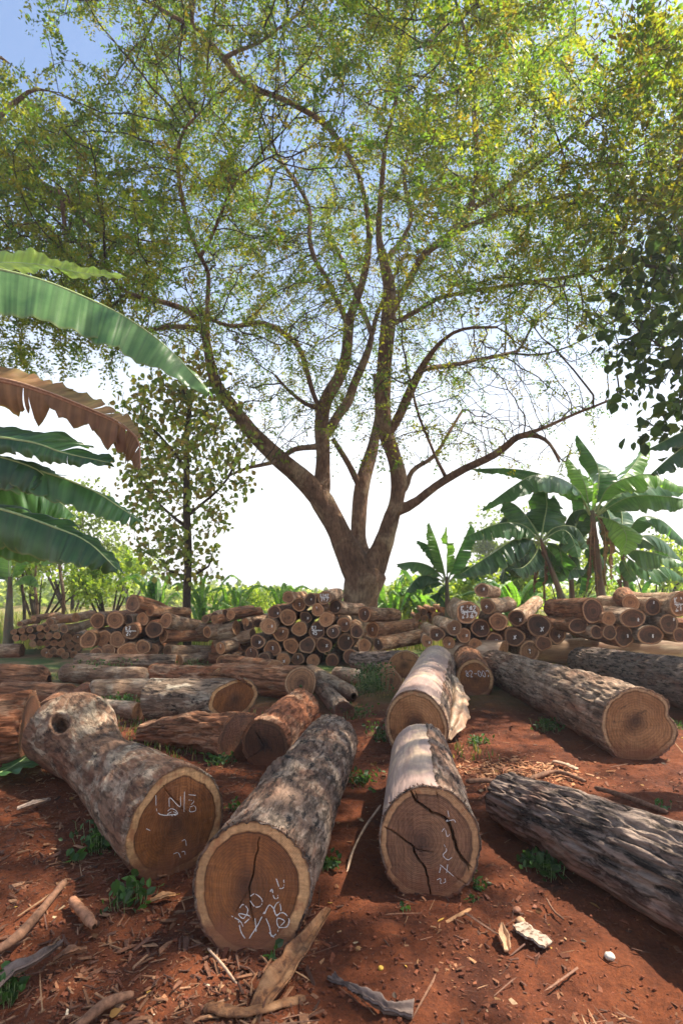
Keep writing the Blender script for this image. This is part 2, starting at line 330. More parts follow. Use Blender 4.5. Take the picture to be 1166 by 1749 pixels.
LOGN = [0]
def make_log(label, cat, group, near, far, rn, rf_, bark, face='pile', mid=None, seg=40, rings=30, seed=None, lob=.05, lump=.05, fis=.0, fisf=(22, 22, 3.5), face2=None,
             bumps=(), holes=(), zholes=(), tiltn=(0, 0), tiltf=(0, 0), cracks=(), marks=(), marks_px=(), face_dense=False, notch=(), strip_sector=None, name='log', markw=.006, ell=(1, 1), bow=(0, 0), heart=(0, 0), pin=None, extra=None, roundn=0, roundf=0):
    LOGN[0] += 1; seed = seed if seed is not None else LOGN[0] * 13; rnd = np.random.default_rng(seed)
    near = Vector(near); far = Vector(far); ax = (near - far); L = ax.length; zax = ax.normalized()
    up = Vector((0, 0, 1)); xax = up.cross(zax)
    if xax.length < 1e-3: xax = Vector((1, 0, 0))
    xax.normalize(); yax = zax.cross(xax)
    org = far - Vector((0, 0, rf_))
    M = Matrix(((xax.x, yax.x, zax.x, far.x), (xax.y, yax.y, zax.y, far.y), (xax.z, yax.z, zax.z, far.z), (0, 0, 0, 1)))
    root = empty(name, M); tag(root, label, cat, group)
    s = np.linspace(0, 1, rings); th = np.linspace(0, 2 * PI, seg, endpoint=False)
    S, T = np.meshgrid(s, th, indexing='ij')
    if mid is None: rr = rf_ + (rn - rf_) * s
    else:
        ms = np.array([0] + [m[0] for m in mid] + [1]); mr = np.array([rf_] + [m[1] for m in mid] + [rn]); mc = catmull(np.column_stack([ms, mr]), 60); rr = np.interp(s, mc[:, 0], mc[:, 1])
    ph = rnd.random(6) * 2 * PI
    def rad(S, T, fine=True):
        RR = np.interp(S, s, rr)
        q = 1 + lob * (.6 * np.sin(2 * T + ph[0] + S) + .45 * np.sin(3 * T + ph[1] - S * 1.5) + .3 * np.sin(5 * T + ph[2] + 2 * S))
        P = np.stack([np.cos(T) * RR, np.sin(T) * RR, S * L], -1)
        q = q + lump * 1.6 * fbm(P * 3.2 + seed, seed, 3)
        for (t0, wt, am) in notch: q = q + am * np.exp(-(((T - R(t0) + PI) % (2 * PI) - PI) / R(wt)) ** 2)
        for (s0, t0, am, ws, wt) in bumps:
            q = q + am * np.exp(-((S - s0) / ws) ** 2 - (((T - R(t0) + PI) % (2 * PI) - PI) / R(wt)) ** 2)
        for (s0, t0, am, ws, wt) in holes:
            d = np.sqrt(((S - s0) / ws) ** 2 + (((T - R(t0) + PI) % (2 * PI) - PI) / R(wt)) ** 2)
            q = q + am * (.28 * np.exp(-((d - 1.25) / .35) ** 2) - 1.0 / (1 + np.exp((d - .75) * 9)))
        if fis and fine:
            n = fbm(P * np.array(fisf) + 5, seed + 3, 3); n2 = vnoise(P * np.array([fisf[0] * 2.7, fisf[1] * 2.7, fisf[2] * 3]), seed + 8)
            k = 1 - np.abs(n) * 4; q = q - fis * np.clip(k, 0, 1) / RR * .2 + fis * .25 * n2 / RR * .2
        if strip_sector:
            a0, a1, dep = strip_sector; tt = np.degrees(T) % 360; tt2 = tt + 4.5 * fbm(np.stack([S * 16, T * 0, T * 0 + 3], -1), seed)
            inside = (tt2 > a0) & (tt2 < a1) if a0 < a1 else ((tt2 > a0) | (tt2 < a1)); q = np.where(inside, 1 + (q - 1) * .25 - dep, q)
        if roundn: q = q * np.sqrt(np.clip(1 - np.clip((S - 1 + roundn) / roundn, 0, 1) ** 2.2 * .85, .02, 1))
        if roundf: q = q * np.sqrt(np.clip(1 - np.clip((roundf - S) / roundf, 0, 1) ** 2.2 * .85, .02, 1))
        return RR * q
    Q = rad(S, T); cx = bow[0] * 4 * S * (1 - S); cy = bow[1] * 4 * S * (1 - S)
    x = np.cos(T) * Q * ell[0] + cx; y = np.sin(T) * Q * ell[1] + cy
    wn_ = np.clip((S - .5) * 2, 0, 1); wf_ = np.clip((.5 - S) * 2, 0, 1)
    z = S * L + wn_ * (tiltn[0] * x + tiltn[1] * y) + wf_ * (tiltf[0] * x + tiltf[1] * y)
    for (s0, t0, ws, wt, dp) in zholes:
        d = np.sqrt(((S - s0) / ws) ** 2 + (((T - R(t0) + PI) % (2 * PI) - PI) / R(wt)) ** 2); h_ = 1 / (1 + np.exp((d - .8) * 10)); rm = np.exp(-((d - 1.25) / .3) ** 2)
        z = z - dp * h_ + .018 * rm; k_ = 1 - .35 * h_ + .06 * rm; x = x * k_; y = y * k_
    V = np.stack([x, y, z], -1).reshape(-1, 3); Fq = strip(rings, seg, True)
    # bark edge folded over the cut
    def rim(si, sg, tl):
        Qe = rad(np.full(seg, float(si)), th, True)
        pts = []
        for k, dz in ((1 - .02, .004), (.955, -.003)):
            xx = np.cos(th) * Qe * ell[0] * k; yy = np.sin(th) * Qe * ell[1] * k
            pts.append(np.column_stack([xx, yy, si * L + sg * dz + tl[0] * xx + tl[1] * yy]))
        return pts
    r1, r2 = rim(1, 1, tiltn); b = len(V); V = np.vstack([V, r1, r2])
    j = np.arange(seg); j2 = (j + 1) % seg
    Fq = np.vstack([Fq, np.column_stack([(rings - 1) * seg + j, (rings - 1) * seg + j2, b + j2, b + j]), np.column_stack([b + j, b + j2, b + seg + j2, b + seg + j])])
    r1, r2 = rim(0, -1, tiltf); b = len(V); V = np.vstack([V, r1, r2])
    Fq = np.vstack([Fq, np.column_stack([j2, j, b + j, b + j2]), np.column_stack([b + j2, b + j, b + seg + j, b + seg + j2])])
    mats = [BM[bark]]; mi = None
    if strip_sector:
        mats.append(BM['stripped']); fs = strip(rings, seg, True); fc = fs[:, 0]; tt = np.degrees(T.ravel()[fc]) % 360
        tt2 = tt + 4.5 * fbm(np.stack([S.ravel()[fc] * 16, 0 * tt, 0 * tt + 3], -1), seed); a0, a1, _ = strip_sector
        ins = ((tt2 > a0) & (tt2 < a1)) if a0 < a1 else ((tt2 > a0) | (tt2 < a1)); mi = np.zeros(len(Fq), int); mi[:len(ins)] = ins
    link('bark', mesh_np('bark', V, Fq, True, mats=mats, mi=mi), root)
    # cut ends
    def cutend(si, sg, tl, fm, dense, crk):
        n2, m2 = (120, 420) if dense else (9, seg)
        tq = np.linspace(0, 2 * PI, m2, endpoint=False); Qe = rad(np.full(m2, float(si)), tq, False) * (.972 + .012 * vnoise(np.column_stack([np.cos(tq) * 9, np.sin(tq) * 9, tq * 0 + seed]), seed) * (1 if dense else 0))
        hx, hy = (heart[0] * rn, heart[1] * rn) if si == 1 else (0, 0)
        fr = np.linspace(0, 1, n2)[:, None]
        ex = np.cos(tq) * Qe * ell[0]; ey = np.sin(tq) * Qe * ell[1]
        xx = hx * (1 - fr) + fr * ex[None]; yy = hy * (1 - fr) + fr * ey[None]
        dz = .0012 * fbm(np.stack([xx * 9, yy * 9, 0 * xx + seed], -1), seed, 3)
        if dense:
            dz = dz + .0018 * vnoise(np.stack([xx * 120, yy * 18, 0 * xx + seed], -1), seed + 5)
        for (pl, wd, dp) in crk:
            Pc = catmull(np.array(pl), len(pl) * 10)
            Pc = Pc + .0035 * np.stack([vnoise(np.column_stack([Pc * 45, 0 * Pc[:, 0] + 2]), seed + 1), vnoise(np.column_stack([Pc * 45, 0 * Pc[:, 0] + 7]), seed + 2)], 1)
            A = Pc[:-1]; B = Pc[1:]; D = B - A; LL = (D ** 2).sum(1) + 1e-12; pts = np.stack([xx.ravel(), yy.ravel()], 1); best = np.full(len(pts), 9.)
            tpar = np.zeros(len(pts))
            for k in range(len(A)):
                t = np.clip(((pts - A[k]) @ D[k]) / LL[k], 0, 1); dd = np.linalg.norm(pts - A[k] - t[:, None] * D[k], axis=1); m = dd < best; best[m] = dd[m]; tpar[m] = (k + t[m]) / len(A)
            wloc = wd * (.35 + .65 * np.sin(PI * np.clip(tpar, .04, .96)) ** .6)
            g = np.clip(1 - best / wloc, 0, 1) ** .5; dz = dz - (dp * g).reshape(xx.shape)
        zz = si * L + tl[0] * xx + tl[1] * yy + sg * dz
        Vf = np.stack([xx, yy, zz], -1).reshape(-1, 3); ff = strip(n2, m2, True)
        if sg < 0: ff = ff[:, ::-1]
        rfv = np.repeat(np.linspace(0, 1, n2), m2)
        return link('cut_end', mesh_np('cut_end', Vf, ff, True, mats=[FM[fm]], attr={'rf': rfv}), root)
    def tomet(pl):   # photo pixels -> face plane coordinates
        out = []; Mi = M.inverted(); nrm = (M.to_3x3() @ Vector((-tiltn[0], -tiltn[1], 1))).normalized()
        for (px, py) in pl:
            d = ray(px, py); t = (near - C0).dot(nrm) / d.dot(nrm); q = Mi @ (C0 + d * t); out.append((q.x, q.y))
        return out
    crk = [(tomet(pl), wd, dp) for (pl, wd, dp) in cracks]
    e = None
    if not roundn: e = cutend(1, 1, tiltn, face, face_dense, crk)
    if not roundf: cutend(0, -1, tiltf, face2 or face, False, [])
    if face_dense:   # frayed slivers of bark standing round the saw cut
        nf = 420; tq = rnd.random(nf) * 2 * PI; Qe = rad(np.full(nf, 1.), tq, True) * rnd.uniform(.965, 1.0, nf)
        bx = np.cos(tq) * Qe * ell[0]; by = np.sin(tq) * Qe * ell[1]; bs = np.stack([bx, by, L + tiltn[0] * bx + tiltn[1] * by - .004], 1)
        out = np.stack([np.cos(tq), np.sin(tq), 0 * tq], 1); tn = np.stack([-np.sin(tq), np.cos(tq), 0 * tq], 1)
        dd = out * rnd.uniform(-.25, .8, (nf, 1)) + tn * rnd.normal(0, .7, (nf, 1)) + np.array([0, 0, 1.]) * rnd.uniform(.1, .9, (nf, 1)); dd /= np.linalg.norm(dd, axis=1)[:, None]
        ll = (.004 + .022 * rnd.random(nf) ** 2.5)[:, None]; ww = rnd.uniform(.0012, .004, (nf, 1)); p1 = bs + dd * ll * .6 + out * .002; p2 = bs + dd * ll - np.array([0, 0, .004])
        Vf = np.stack([bs - tn * ww, bs + tn * ww, p1 + tn * ww * .7, p1 - tn * ww * .7, p2], 1).reshape(-1, 3); i5 = np.arange(nf)[:, None] * 5
        fo_ = link('frayed_fringe', mesh_np('frayed_fringe', Vf, np.vstack([np.vstack([i5 + [[0, 1, 2]], i5 + [[0, 2, 3]]]), i5 + [[3, 2, 4]]]), False, mats=[BM['brown']]), root); fo_['kind'] = 'stuff'
    offz = lambda P: L + tiltn[0] * P[:, 0] + tiltn[1] * P[:, 1]
    st = [[(a * rn, b * rn) for a, b in pl] for pl in marks] + [tomet(pl) for pl in marks_px]
    if st and e is not None:
        Vm, Fm_ = ribbon(st, markw, .0035, rnd, .3, offz)
        link('chalk_lettering', mesh_np('chalk_lettering', Vm, Fm_, False, mats=[CHALK]), e)
    return root
def dirt(g): return g
FG = None
def glog(label, n, f, bark, face='gold', cat='log', **kw):
    """n, f: (px, py, radius px) of the near and far end on the ground"""
    s1 = kw.pop('sink', .03); zn = kw.pop('zn', None); zf = kw.pop('zf', None)
    def solve(t, z):
        if z is None: return ground_log(*t, s1)
        p = onz(t[0], t[1], z); return p, t[2] * depth(p) / F
    (pn, rn), (pf, rfv) = solve(n, zn), solve(f, zf)
    pn.z += float(gz(pn.x, pn.y)) * .6; pf.z += float(gz(pf.x, pf.y)) * .6
    return make_log(label, cat, kw.pop('group', None), pn, pf, rn, rfv, bark, face, **kw)
G1 = 'large logs lying loose on the red earth'
# A knotty log left
glog('knotty mottled log with a round hole near its far end and N/15 in chalk', (302, 1407, 90), (128, 1262, 60), 'mottled', 'gold', group=G1, mid=[(.35, .205), (.68, .24)],
     seg=260, rings=220, lob=.05, lump=.09, fis=.03, fisf=(12, 12, 7), seed=5, face_dense=True, tiltn=(.02, .06), tiltf=(.55, 0), face2='gold',
     bumps=[(.10, 80, .40, .15, 40), (.0, 180, .30, .15, 34), (.05, 135, .22, .13, 30)], zholes=[(.17, 132, .045, 12, .14)], bow=(0, -.02),
     marks_px=[[(266, 1358), (268, 1385), (280, 1392), (300, 1390)], [(289, 1378), (290, 1362), (307, 1378), (308, 1360)], [(315, 1352), (314, 1386)], [(322, 1357), (334, 1358)],
               [(322, 1366), (331, 1368), (326, 1374)], [(324, 1378), (332, 1376), (334, 1384), (324, 1386), (324, 1378)],
               [(284, 1387), (292, 1381), (300, 1384), (303, 1390), (294, 1393), (286, 1390), (296, 1386), (302, 1391), (288, 1391)],
               [(310, 1436), (316, 1434), (318, 1444)], [(296, 1458), (304, 1456), (308, 1464)], [(309, 1455), (315, 1454), (316, 1461)], [(250, 1415), (256, 1418)]],
     cracks=[([(278, 1342), (290, 1358), (305, 1372), (318, 1388)], .0022, .02)], ell=(.96, 1.02), markw=.0027)
# B centre front
glog('mottled log in the centre foreground, pale rimmed cut with one thin long crack', (429, 1521, 105), (565, 1268, 46), 'speckled', 'gold', group=G1, seg=260, rings=300, lob=.02, lump=.03,
     fis=.05, fisf=(20, 20, 8), seed=9, face_dense=True, tiltn=(.06, -.16), heart=(-.1, 0),
     bumps=[(.62, 112, .17, .06, 22), (.80, 100, .05, .06, 30)], holes=[(.66, 112, .12, .05, 20)],
     marks_px=[[(396, 1564), (410, 1572), (416, 1582)], [(408, 1572), (412, 1590), (419, 1602)], [(408, 1552), (416, 1544), (424, 1554), (416, 1568), (408, 1560), (422, 1562), (428, 1566), (418, 1576)],
               [(428, 1530), (436, 1526), (448, 1536), (446, 1546), (436, 1548), (428, 1538)], [(426, 1602), (440, 1580), (452, 1556)], [(436, 1568), (438, 1590)],
               [(462, 1522), (465, 1518), (468, 1532), (474, 1534), (475, 1528)], [(472, 1500), (478, 1516), (485, 1514), (485, 1502)],
               [(452, 1560), (460, 1545), (468, 1552), (472, 1562), (480, 1556), (477, 1540), (470, 1546), (468, 1556)],
               [(472, 1564), (484, 1558), (494, 1570), (490, 1582), (476, 1582), (474, 1568), (486, 1572), (480, 1580)], [(455, 1568), (461, 1584), (464, 1598), (472, 1594), (478, 1582)], [(460, 1592), (468, 1600)]],
     cracks=[([(443, 1432), (438, 1460), (432, 1490), (426, 1520), (428, 1545), (434, 1575)], .0035, .045), ([(426, 1520), (412, 1540), (402, 1560)], .0012, .01)], markw=.0031)
# C right centre, half stripped
glog('log with smooth peeled left side and dark bark on the right, widely cracked cut', (731, 1440, 92), (718, 1293, 55), 'speckled', 'red', group=G1, seg=240, rings=220, lob=.03, lump=.03,
     fis=.05, seed=21, face_dense=True, tiltn=(.0, -.07), strip_sector=(78, 215, .035), heart=(-.1, .02), ell=(.95, 1.02),
     marks_px=[[(764, 1384), (766, 1396), (762, 1402), (774, 1400), (778, 1406)], [(754, 1420), (759, 1415), (763, 1428), (768, 1424)], [(758, 1442), (762, 1452), (756, 1460), (764, 1468), (771, 1464)],
               [(751, 1476), (774, 1496)], [(752, 1480), (750, 1490)], [(764, 1476), (762, 1490)], [(746, 1502), (752, 1500), (752, 1508), (760, 1506), (759, 1500)]],
     cracks=[([(700, 1351), (712, 1370), (738, 1388), (760, 1398), (772, 1422), (780, 1450), (790, 1468), (804, 1482)], .0075, .07),
             ([(656, 1412), (682, 1428), (704, 1446), (710, 1462), (724, 1482), (730, 1500), (735, 1532)], .0055, .06), ([(706, 1450), (740, 1456)], .003, .03), ([(780, 1455), (795, 1470), (800, 1488)], .003, .04),
             ([(708, 1352), (716, 1372)], .002, .03), ([(775, 1496), (794, 1510)], .002, .02), ([(744, 1350), (748, 1366)], .002, .02)], markw=.0027)
# D behind C
glog('peeled log with a slab of yellow bark on its right side, behind the cracked log', (709, 1240, 60), (745, 1140, 36), 'greybrown', 'tan', group=G1, seg=120, rings=100, lob=.03, lump=.03, seed=33, strip_sector=(38, 225, .04),
     tiltn=(.05, .1), ell=(.92, 1.05), marks=[[(-.62, -.62), (-.55, -.5), (-.5, -.62)], [(-.48, -.6), (-.42, -.52)]], markw=.004, face_dense=True)
# E dark log on the right
glog('long grey fissured log running out of the frame, rounded end by the cracked log', (1330, 1568, 108), (851, 1362, 41), 'fissured', 'tan', group=G1, seg=300, rings=420, lob=.03, lump=.04, fis=.11, fisf=(26, 26, 3.6), seed=41, roundf=.055, bow=(0, .0))
# F big right log
glog('large fissured grey log with a lobed tan cut edged in pale sapwood', (1088, 1236, 64), (842, 1137, 27), 'greybrown', 'tan', group=G1, seg=220, rings=260, lob=.03, lump=.05, fis=.08, fisf=(20, 20, 3.4), seed=47,
     notch=[(16, 12, -.10), (-14, 17, .10), (40, 14, .05), (150, 20, .05)], face_dense=True, tiltn=(.12, .1), ell=(.95, 1.02), heart=(-.05, .1))
# G logs behind F
glog('thick weathered grey log lying behind the lobed log at the right edge', (1290, 1196, 58), (985, 1129, 24), 'fissured', 'tan', group=G1, seg=140, rings=200, lob=.04, lump=.05, fis=.09, fisf=(18, 18, 3), seed=53, roundf=.05)
glog('long peeled brown log stretching right beyond the frame with one end facing us', (903, 1112, 19), (1270, 1112, 26), 'splitwood', 'pile', group=G1, seg=60, rings=60, lob=.05, lump=.06, seed=59, tiltn=(-.3, 0), marks=text_strokes("'", .4, -.1, .4))
# H small round face
glog('round cut log with chalk numbers between the peeled log and the grey logs', (811, 1160, 32), (796, 1122, 22), 'brown', 'gold', group=G1, seg=90, rings=30, seed=61, marks=text_strokes('82-007', -.45, .1, .3, -.3), markw=.007, face_dense=True, cracks=[])
glog('short split tan log with a ragged right end above the round cut log', (858, 1116, 21), (762, 1112, 19), 'splitwood', 'pile2', group=G1, seg=60, rings=50, lob=.08, lump=.08, seed=63, zn=.3, zf=.3, tiltn=(.3, .2))
glog('dark bark log with arched pale edged cut left of the peeled log', (690, 1137, 25), (608, 1130, 17), 'fissured', 'tan', group=G1, seg=90, rings=80, fis=.08, lump=.06, seed=67, tiltn=(.6, .2))
glog('small reddish cut log tucked under the arched log', (668, 1164, 19), (652, 1138, 12), 'brown', 'pile2', group=G1, seg=40, rings=30, seed=69)
glog('small dark ended log pointing at us from the weeds', (588, 1216, 18), (548, 1172, 14), 'greybrown', 'dusk', group=G1, seg=60, rings=60, fis=.05, seed=71)
# L
glog('red brown log with dark muddy cracked cut behind the centre front log', (452, 1274, 42), (516, 1208, 29), 'redbrown', 'dusk', group=G1, seg=160, rings=120, lump=.08, fis=.07, fisf=(16, 16, 5), seed=73, face_dense=True, tiltn=(.15, .1),
     cracks=[([(436, 1248), (444, 1262), (450, 1272)], .007, .05), ([(420, 1296), (436, 1288), (450, 1278)], .004, .03)])
glog('crooked fibrous brown log between the knotty log and the red brown log', (415, 1262, 40), (245, 1252, 17), 'brown', 'dusk', group=G1, seg=180, rings=200, lump=.10, lob=.07, fis=.11, fisf=(22, 22, 3), seed=77, bow=(.0, .03), tiltn=(.6, 0), bumps=[(.5, 100, .12, .1, 40)])
glog('white and black mottled log with curling bark above the crooked brown log', (400, 1197, 35), (258, 1192, 32), 'whitish', 'gold', group=G1, seg=160, rings=140, lump=.07, fis=.04, fisf=(14, 14, 6), seed=79, tiltn=(.85, .1), face_dense=True, sink=-.02)
glog('thick brown log seen from the side, its cut facing right, behind the mottled one', (514, 1167, 31), (372, 1154, 24), 'brown', 'pile2', group=G1, seg=120, rings=120, lump=.06, fis=.06, fisf=(18, 18, 3), seed=83, tiltn=(.35, 0))
glog('red stained log with peeling bark lying behind the white and black one', (372, 1163, 22), (262, 1152, 20), 'redbrown', 'pile2', group=G1, seg=80, rings=80, lump=.09, fis=.1, seed=84)
glog('brown log entering at the left edge with a rounded end', (84, 1163, 26), (-120, 1160, 28), 'brown', 'dusk', group=G1, seg=100, rings=100, lump=.06, fis=.1, seed=87, roundn=.12)
glog('dark log cut off square at the left edge beside the knotty log', (52, 1243, 58), (-160, 1262, 62), 'redbrown', 'dusk', group=G1, seg=160, rings=140, lump=.06, fis=.14, fisf=(16, 16, 3), seed=89, tiltn=(.25, 0))
glog('short dark log end behind the square cut log at left', (84, 1222, 24), (110, 1190, 17), 'brown', 'dusk', group=G1, seg=50, rings=30, seed=91)
glog('small muddy log end half hidden in weeds left of the knot', (118, 1206, 20), (150, 1180, 14), 'redbrown', 'dusk', group=G1, seg=50, rings=30, seed=92)
glog('long straight grey log in front of the left stack', (303, 1131, 14), (132, 1130, 15), 'greybrown', 'pile', group=G1, seg=60, rings=80, lump=.06, seed=93, fis=.06)
glog('low pale weathered log with grass growing over it', (258, 1158, 17), (105, 1150, 17), 'pale', 'pile2', group=G1, seg=60, rings=70, lump=.09, seed=95, roundn=.1, roundf=.1)
glog('pale flattened log just behind the knotty log', (262, 1178, 20), (150, 1186, 22), 'pale', 'pile2', group=G1, seg=60, rings=70, lump=.1, seed=97, roundn=.1, roundf=.1, sink=.08)
glog('sunlit pale log at the left edge near the grass', (38, 1112, 12), (-60, 1113, 12), 'pale', 'pile2', group=G1, seg=50, rings=40, seed=99)
glog('small pale log lying in the weeds left of the arched log', (618, 1158, 14), (575, 1150, 13), 'pale', 'pile2', group=G1, seg=50, rings=40, lump=.1, seed=101, roundn=.15)
glog('pale thin log pointing back between the brown log and the weeds', (604, 1188, 15), (530, 1146, 13), 'pale', 'pile2', group=G1, seg=50, rings=50, seed=103, roundn=.15)
glog('mottled grey butt log in front of the right stack', (1008, 1106, 22), (955, 1095, 17), 'speckled', 'pile', group=G1, seg=80, rings=60, lump=.16, lob=.1, seed=105, roundn=.35, roundf=.2)

glog('short brown log tucked before the middle stack beside the straight grey log', (470, 1143, 15), (392, 1130, 13), 'brown', 'pile2', group=G1, seg=50, rings=40, lump=.08, seed=111, tiltn=(.3, 0))
glog('dark short log behind the weeds left of the knot', (112, 1190, 21), (10, 1184, 20), 'brown', 'dusk', group=G1, seg=60, rings=50, lump=.08, seed=113, tiltn=(.3, 0))
glog('pale short log under the white and black log', (236, 1212, 16), (168, 1205, 15), 'pale', 'pile2', group=G1, seg=50, rings=40, lump=.1, seed=115, roundf=.15)
glog('thin brown log lying across in front of the left stack base', (420, 1128, 10), (318, 1120, 10), 'pile', 'pile2', group=G1, seg=40, rings=40, lump=.08, seed=117)
# ------------------------------------------------------------------ stacks
ORD = ['first', 'second', 'third', 'fourth', 'fifth', 'sixth', 'seventh', 'eighth', 'ninth', 'tenth', 'eleventh', 'twelfth']
def stack(pname, gname, ox, oy, sc, rows, Y, dirx, leng, rnd_seed, faces=('pile', 'piledark', 'pile2')):
    rd = random.Random(rnd_seed)
    for rname, items in rows:
        items = sorted(items, key=lambda t: t[0])
        for k, it in enumerate(items):
            cx, cy, r = it[:3]; o = it[3] if len(it) > 3 else {}
            px, py, rp = ox + cx / sc, oy + cy / sc, r / sc
            YY = Y + o.get('dy', rd.uniform(-.15, .15)); n = at(px, py, YY); rr = rp * depth(n) / F
            n.z = max(n.z, rr * .9)
            if 'to' in o:
                tx, ty, tr = o['to']; f = at(ox + tx / sc, oy + ty / sc, YY + o.get('ty', .9)); r2 = (tr / sc) * depth(f) / F
            else:
                a = o.get('dx', dirx) + rd.uniform(-.06, .06); Lg = leng * rd.uniform(.9, 1.1); f = n + Vector((a * Lg, Lg * .97, rd.uniform(-.03, .03))); r2 = rr * rd.uniform(.85, 1.05)
            f.z = max(f.z, r2 * .9)
            m = o.get('m'); marks = []; q = 'dark ended' if o.get('f') == 'piledark' else 'brown'
            fc = o.get('f') or rd.choice(faces)
            q = {'pile': 'brown cut', 'piledark': 'dark cut', 'pile2': 'orange cut'}[fc]
            if m is None: m = rd.choice(['d', 'd', 's', 'x', ''])
            if m == 'd': t0 = rd.uniform(.1, .5); u0 = rd.uniform(-.4, .3); marks = [[(t0, u0), (t0 + .03, u0 + .3)], [(t0 + .06, u0), (t0 + .07, u0 + .28)]]; q += ' chalk ticked'
            elif m == 's': marks = text_strokes("'", rd.uniform(-.3, .1), rd.uniform(-.3, .2), .45); marks += text_strokes('1', marks[0][0][0], marks[0][0][1] - .4, .4); q += ' chalk stroked'
            elif m == 'x': marks = text_strokes('x', rd.uniform(-.2, .3), rd.uniform(-.5, 0), .42, .1); q += ' x-marked'
            elif m == '+': marks = text_strokes('+', rd.uniform(-.3, .0), rd.uniform(-.5, -.1), .5, .1); q += ' cross-marked'
            elif m == '': q = 'plain ' + q
            else:
                l1, l2 = m.split('|'); marks = text_strokes(l1, -.58, .12, .42) + [[(-.6, .02), (.65, .04)]] + text_strokes(l2, -.5, -.48, .42); q += ' numbered'
            bk = o.get('b') or rd.choice(['pile', 'pile', 'brown', 'pale', 'greybrown'])
            hero = rp > 14
            lab = f"{q} log, {ORD[k]} from left, {rname} row, {pname}"
            make_log(lab, 'log', gname, n, f, rr, r2, bk, fc, seg=44 if rp > 9 else 20, rings=18 if rp > 9 else 7, lob=rd.uniform(.04, .13) if not o.get('ell') else .03, lump=rd.uniform(.04, .09), bow=(rd.uniform(-.03, .03), rd.uniform(-.03, .02)), heart=(rd.uniform(-.15, .15), rd.uniform(-.15, .15)), marks=marks, markw=max(.011, rr * (.10 if m and '|' in m else .09)),
                     ell=o.get('ell', (1, 1)), tiltn=(rd.uniform(-.06, .06), rd.uniform(-.06, .06)))
K = 2.915
D = dict
stack('the middle stack', 'logs of the middle stack', 380, 980, K, [
 ('topmost', [(327, 118, 30), (437, 130, 32), (508, 120, 35, D(m="K142|19.7", f='pile')), (381, 153, 34, D(m='s'))]),
 ('second', [(258, 190, 33, D(m='d', f='piledark')), (325, 216, 42, D(m='')), (414, 218, 30), (473, 180, 33), (562, 165, 36, D(to=(690, 178, 30), m='d', f='piledark')), (705, 202, 38, D(to=(865, 205, 30), m='s', f='piledark')), (516, 227, 38)]),
 ('third', [(228, 260, 42), (383, 275, 38, D(m='')), (470, 283, 42, D(m="K1|45", f='piledark')), (605, 253, 36), (668, 287, 34, D(f='piledark', m='')), (747, 279, 42, D(to=(950, 255, 34), m='s', f='pile')), (549, 290, 33, D(f='piledark', m='s'))]),
 ('fourth', [(175, 338, 36, D(f='piledark', m='x')), (291, 300, 38), (250, 372, 43, D(m='s', f='pile')), (341, 358, 39), (422, 356, 41), (504, 356, 38, D(f='piledark')), (611, 340, 43, D(f='piledark', m='d')), (705, 358, 34), (774, 352, 35, D(to=(1000, 305, 36), f='piledark', m='s'))]),
 ('lowest', [(145, 395, 32, D(f='piledark')), (206, 424, 33, D(f='piledark', m='x')), (302, 430, 37), (374, 425, 31), (545, 432, 34, D(m='')), (635, 412, 36, D(f='piledark', m='')), (450, 432, 33, D(m='')), (-5, 435, 26, D(m='')), (60, 425, 28, D(m='x', f='pile2'))]),
], 10.7, .06, 2.1, 3)
stack('the left stack', 'logs of the left stack', 0, 980, K, [
 ('topmost', [(662, 150, 45, D(to=(830, 190, 30), m='')), (748, 184, 28, D(to=(935, 192, 24), m='', f='pile2', b='pile'))]),
 ('second', [(487, 233, 38, D(m='')), (575, 230, 42, D(m='')), (640, 228, 26, D(f='piledark', m='')), (710, 226, 31, D(m='')), (828, 232, 38, D(to=(990, 258, 28), m='', b='pale')), (1068, 228, 22, D(to=(1200, 200, 18), m='', b='brown')), (1150, 203, 25, D(to=(1290, 185, 18), m='', b='brown')), (380, 218, 24, D(to=(300, 225, 22), m='', ty=.3))]),
 ('third', [(440, 328, 44, D(m='', f='pile')), (583, 328, 40, D(m='')), (652, 286, 42, D(m="K7|27", f='pile')), (767, 277, 44, D(f='piledark', m='')), (815, 308, 34, D(to=(1030, 308, 30), m='', b='brown')), (1032, 290, 28, D(to=(1250, 250, 28), m='', b='pale')), (515, 320, 42, D(m=''))]),
 ('lowest', [(535, 390, 38, D(m='', f='pile2')), (645, 385, 50, D(ell=(1.25, .8), m='', f='pile2')), (712, 365, 38, D(m='')), (758, 378, 34, D(m='')), (836, 385, 34, D(to=(1060, 387, 31), m='', b='pale')), (890, 440, 30, D(to=(1080, 455, 27), m='', b='pale')), (1098, 370, 33, D(to=(1290, 325, 30), m='s', b='pale')), (1130, 435, 30, D(m='')), (480, 400, 34, D(m=''))]),
], 10.9, -.05, 2.0, 5, faces=('pile', 'pile2', 'pile'))
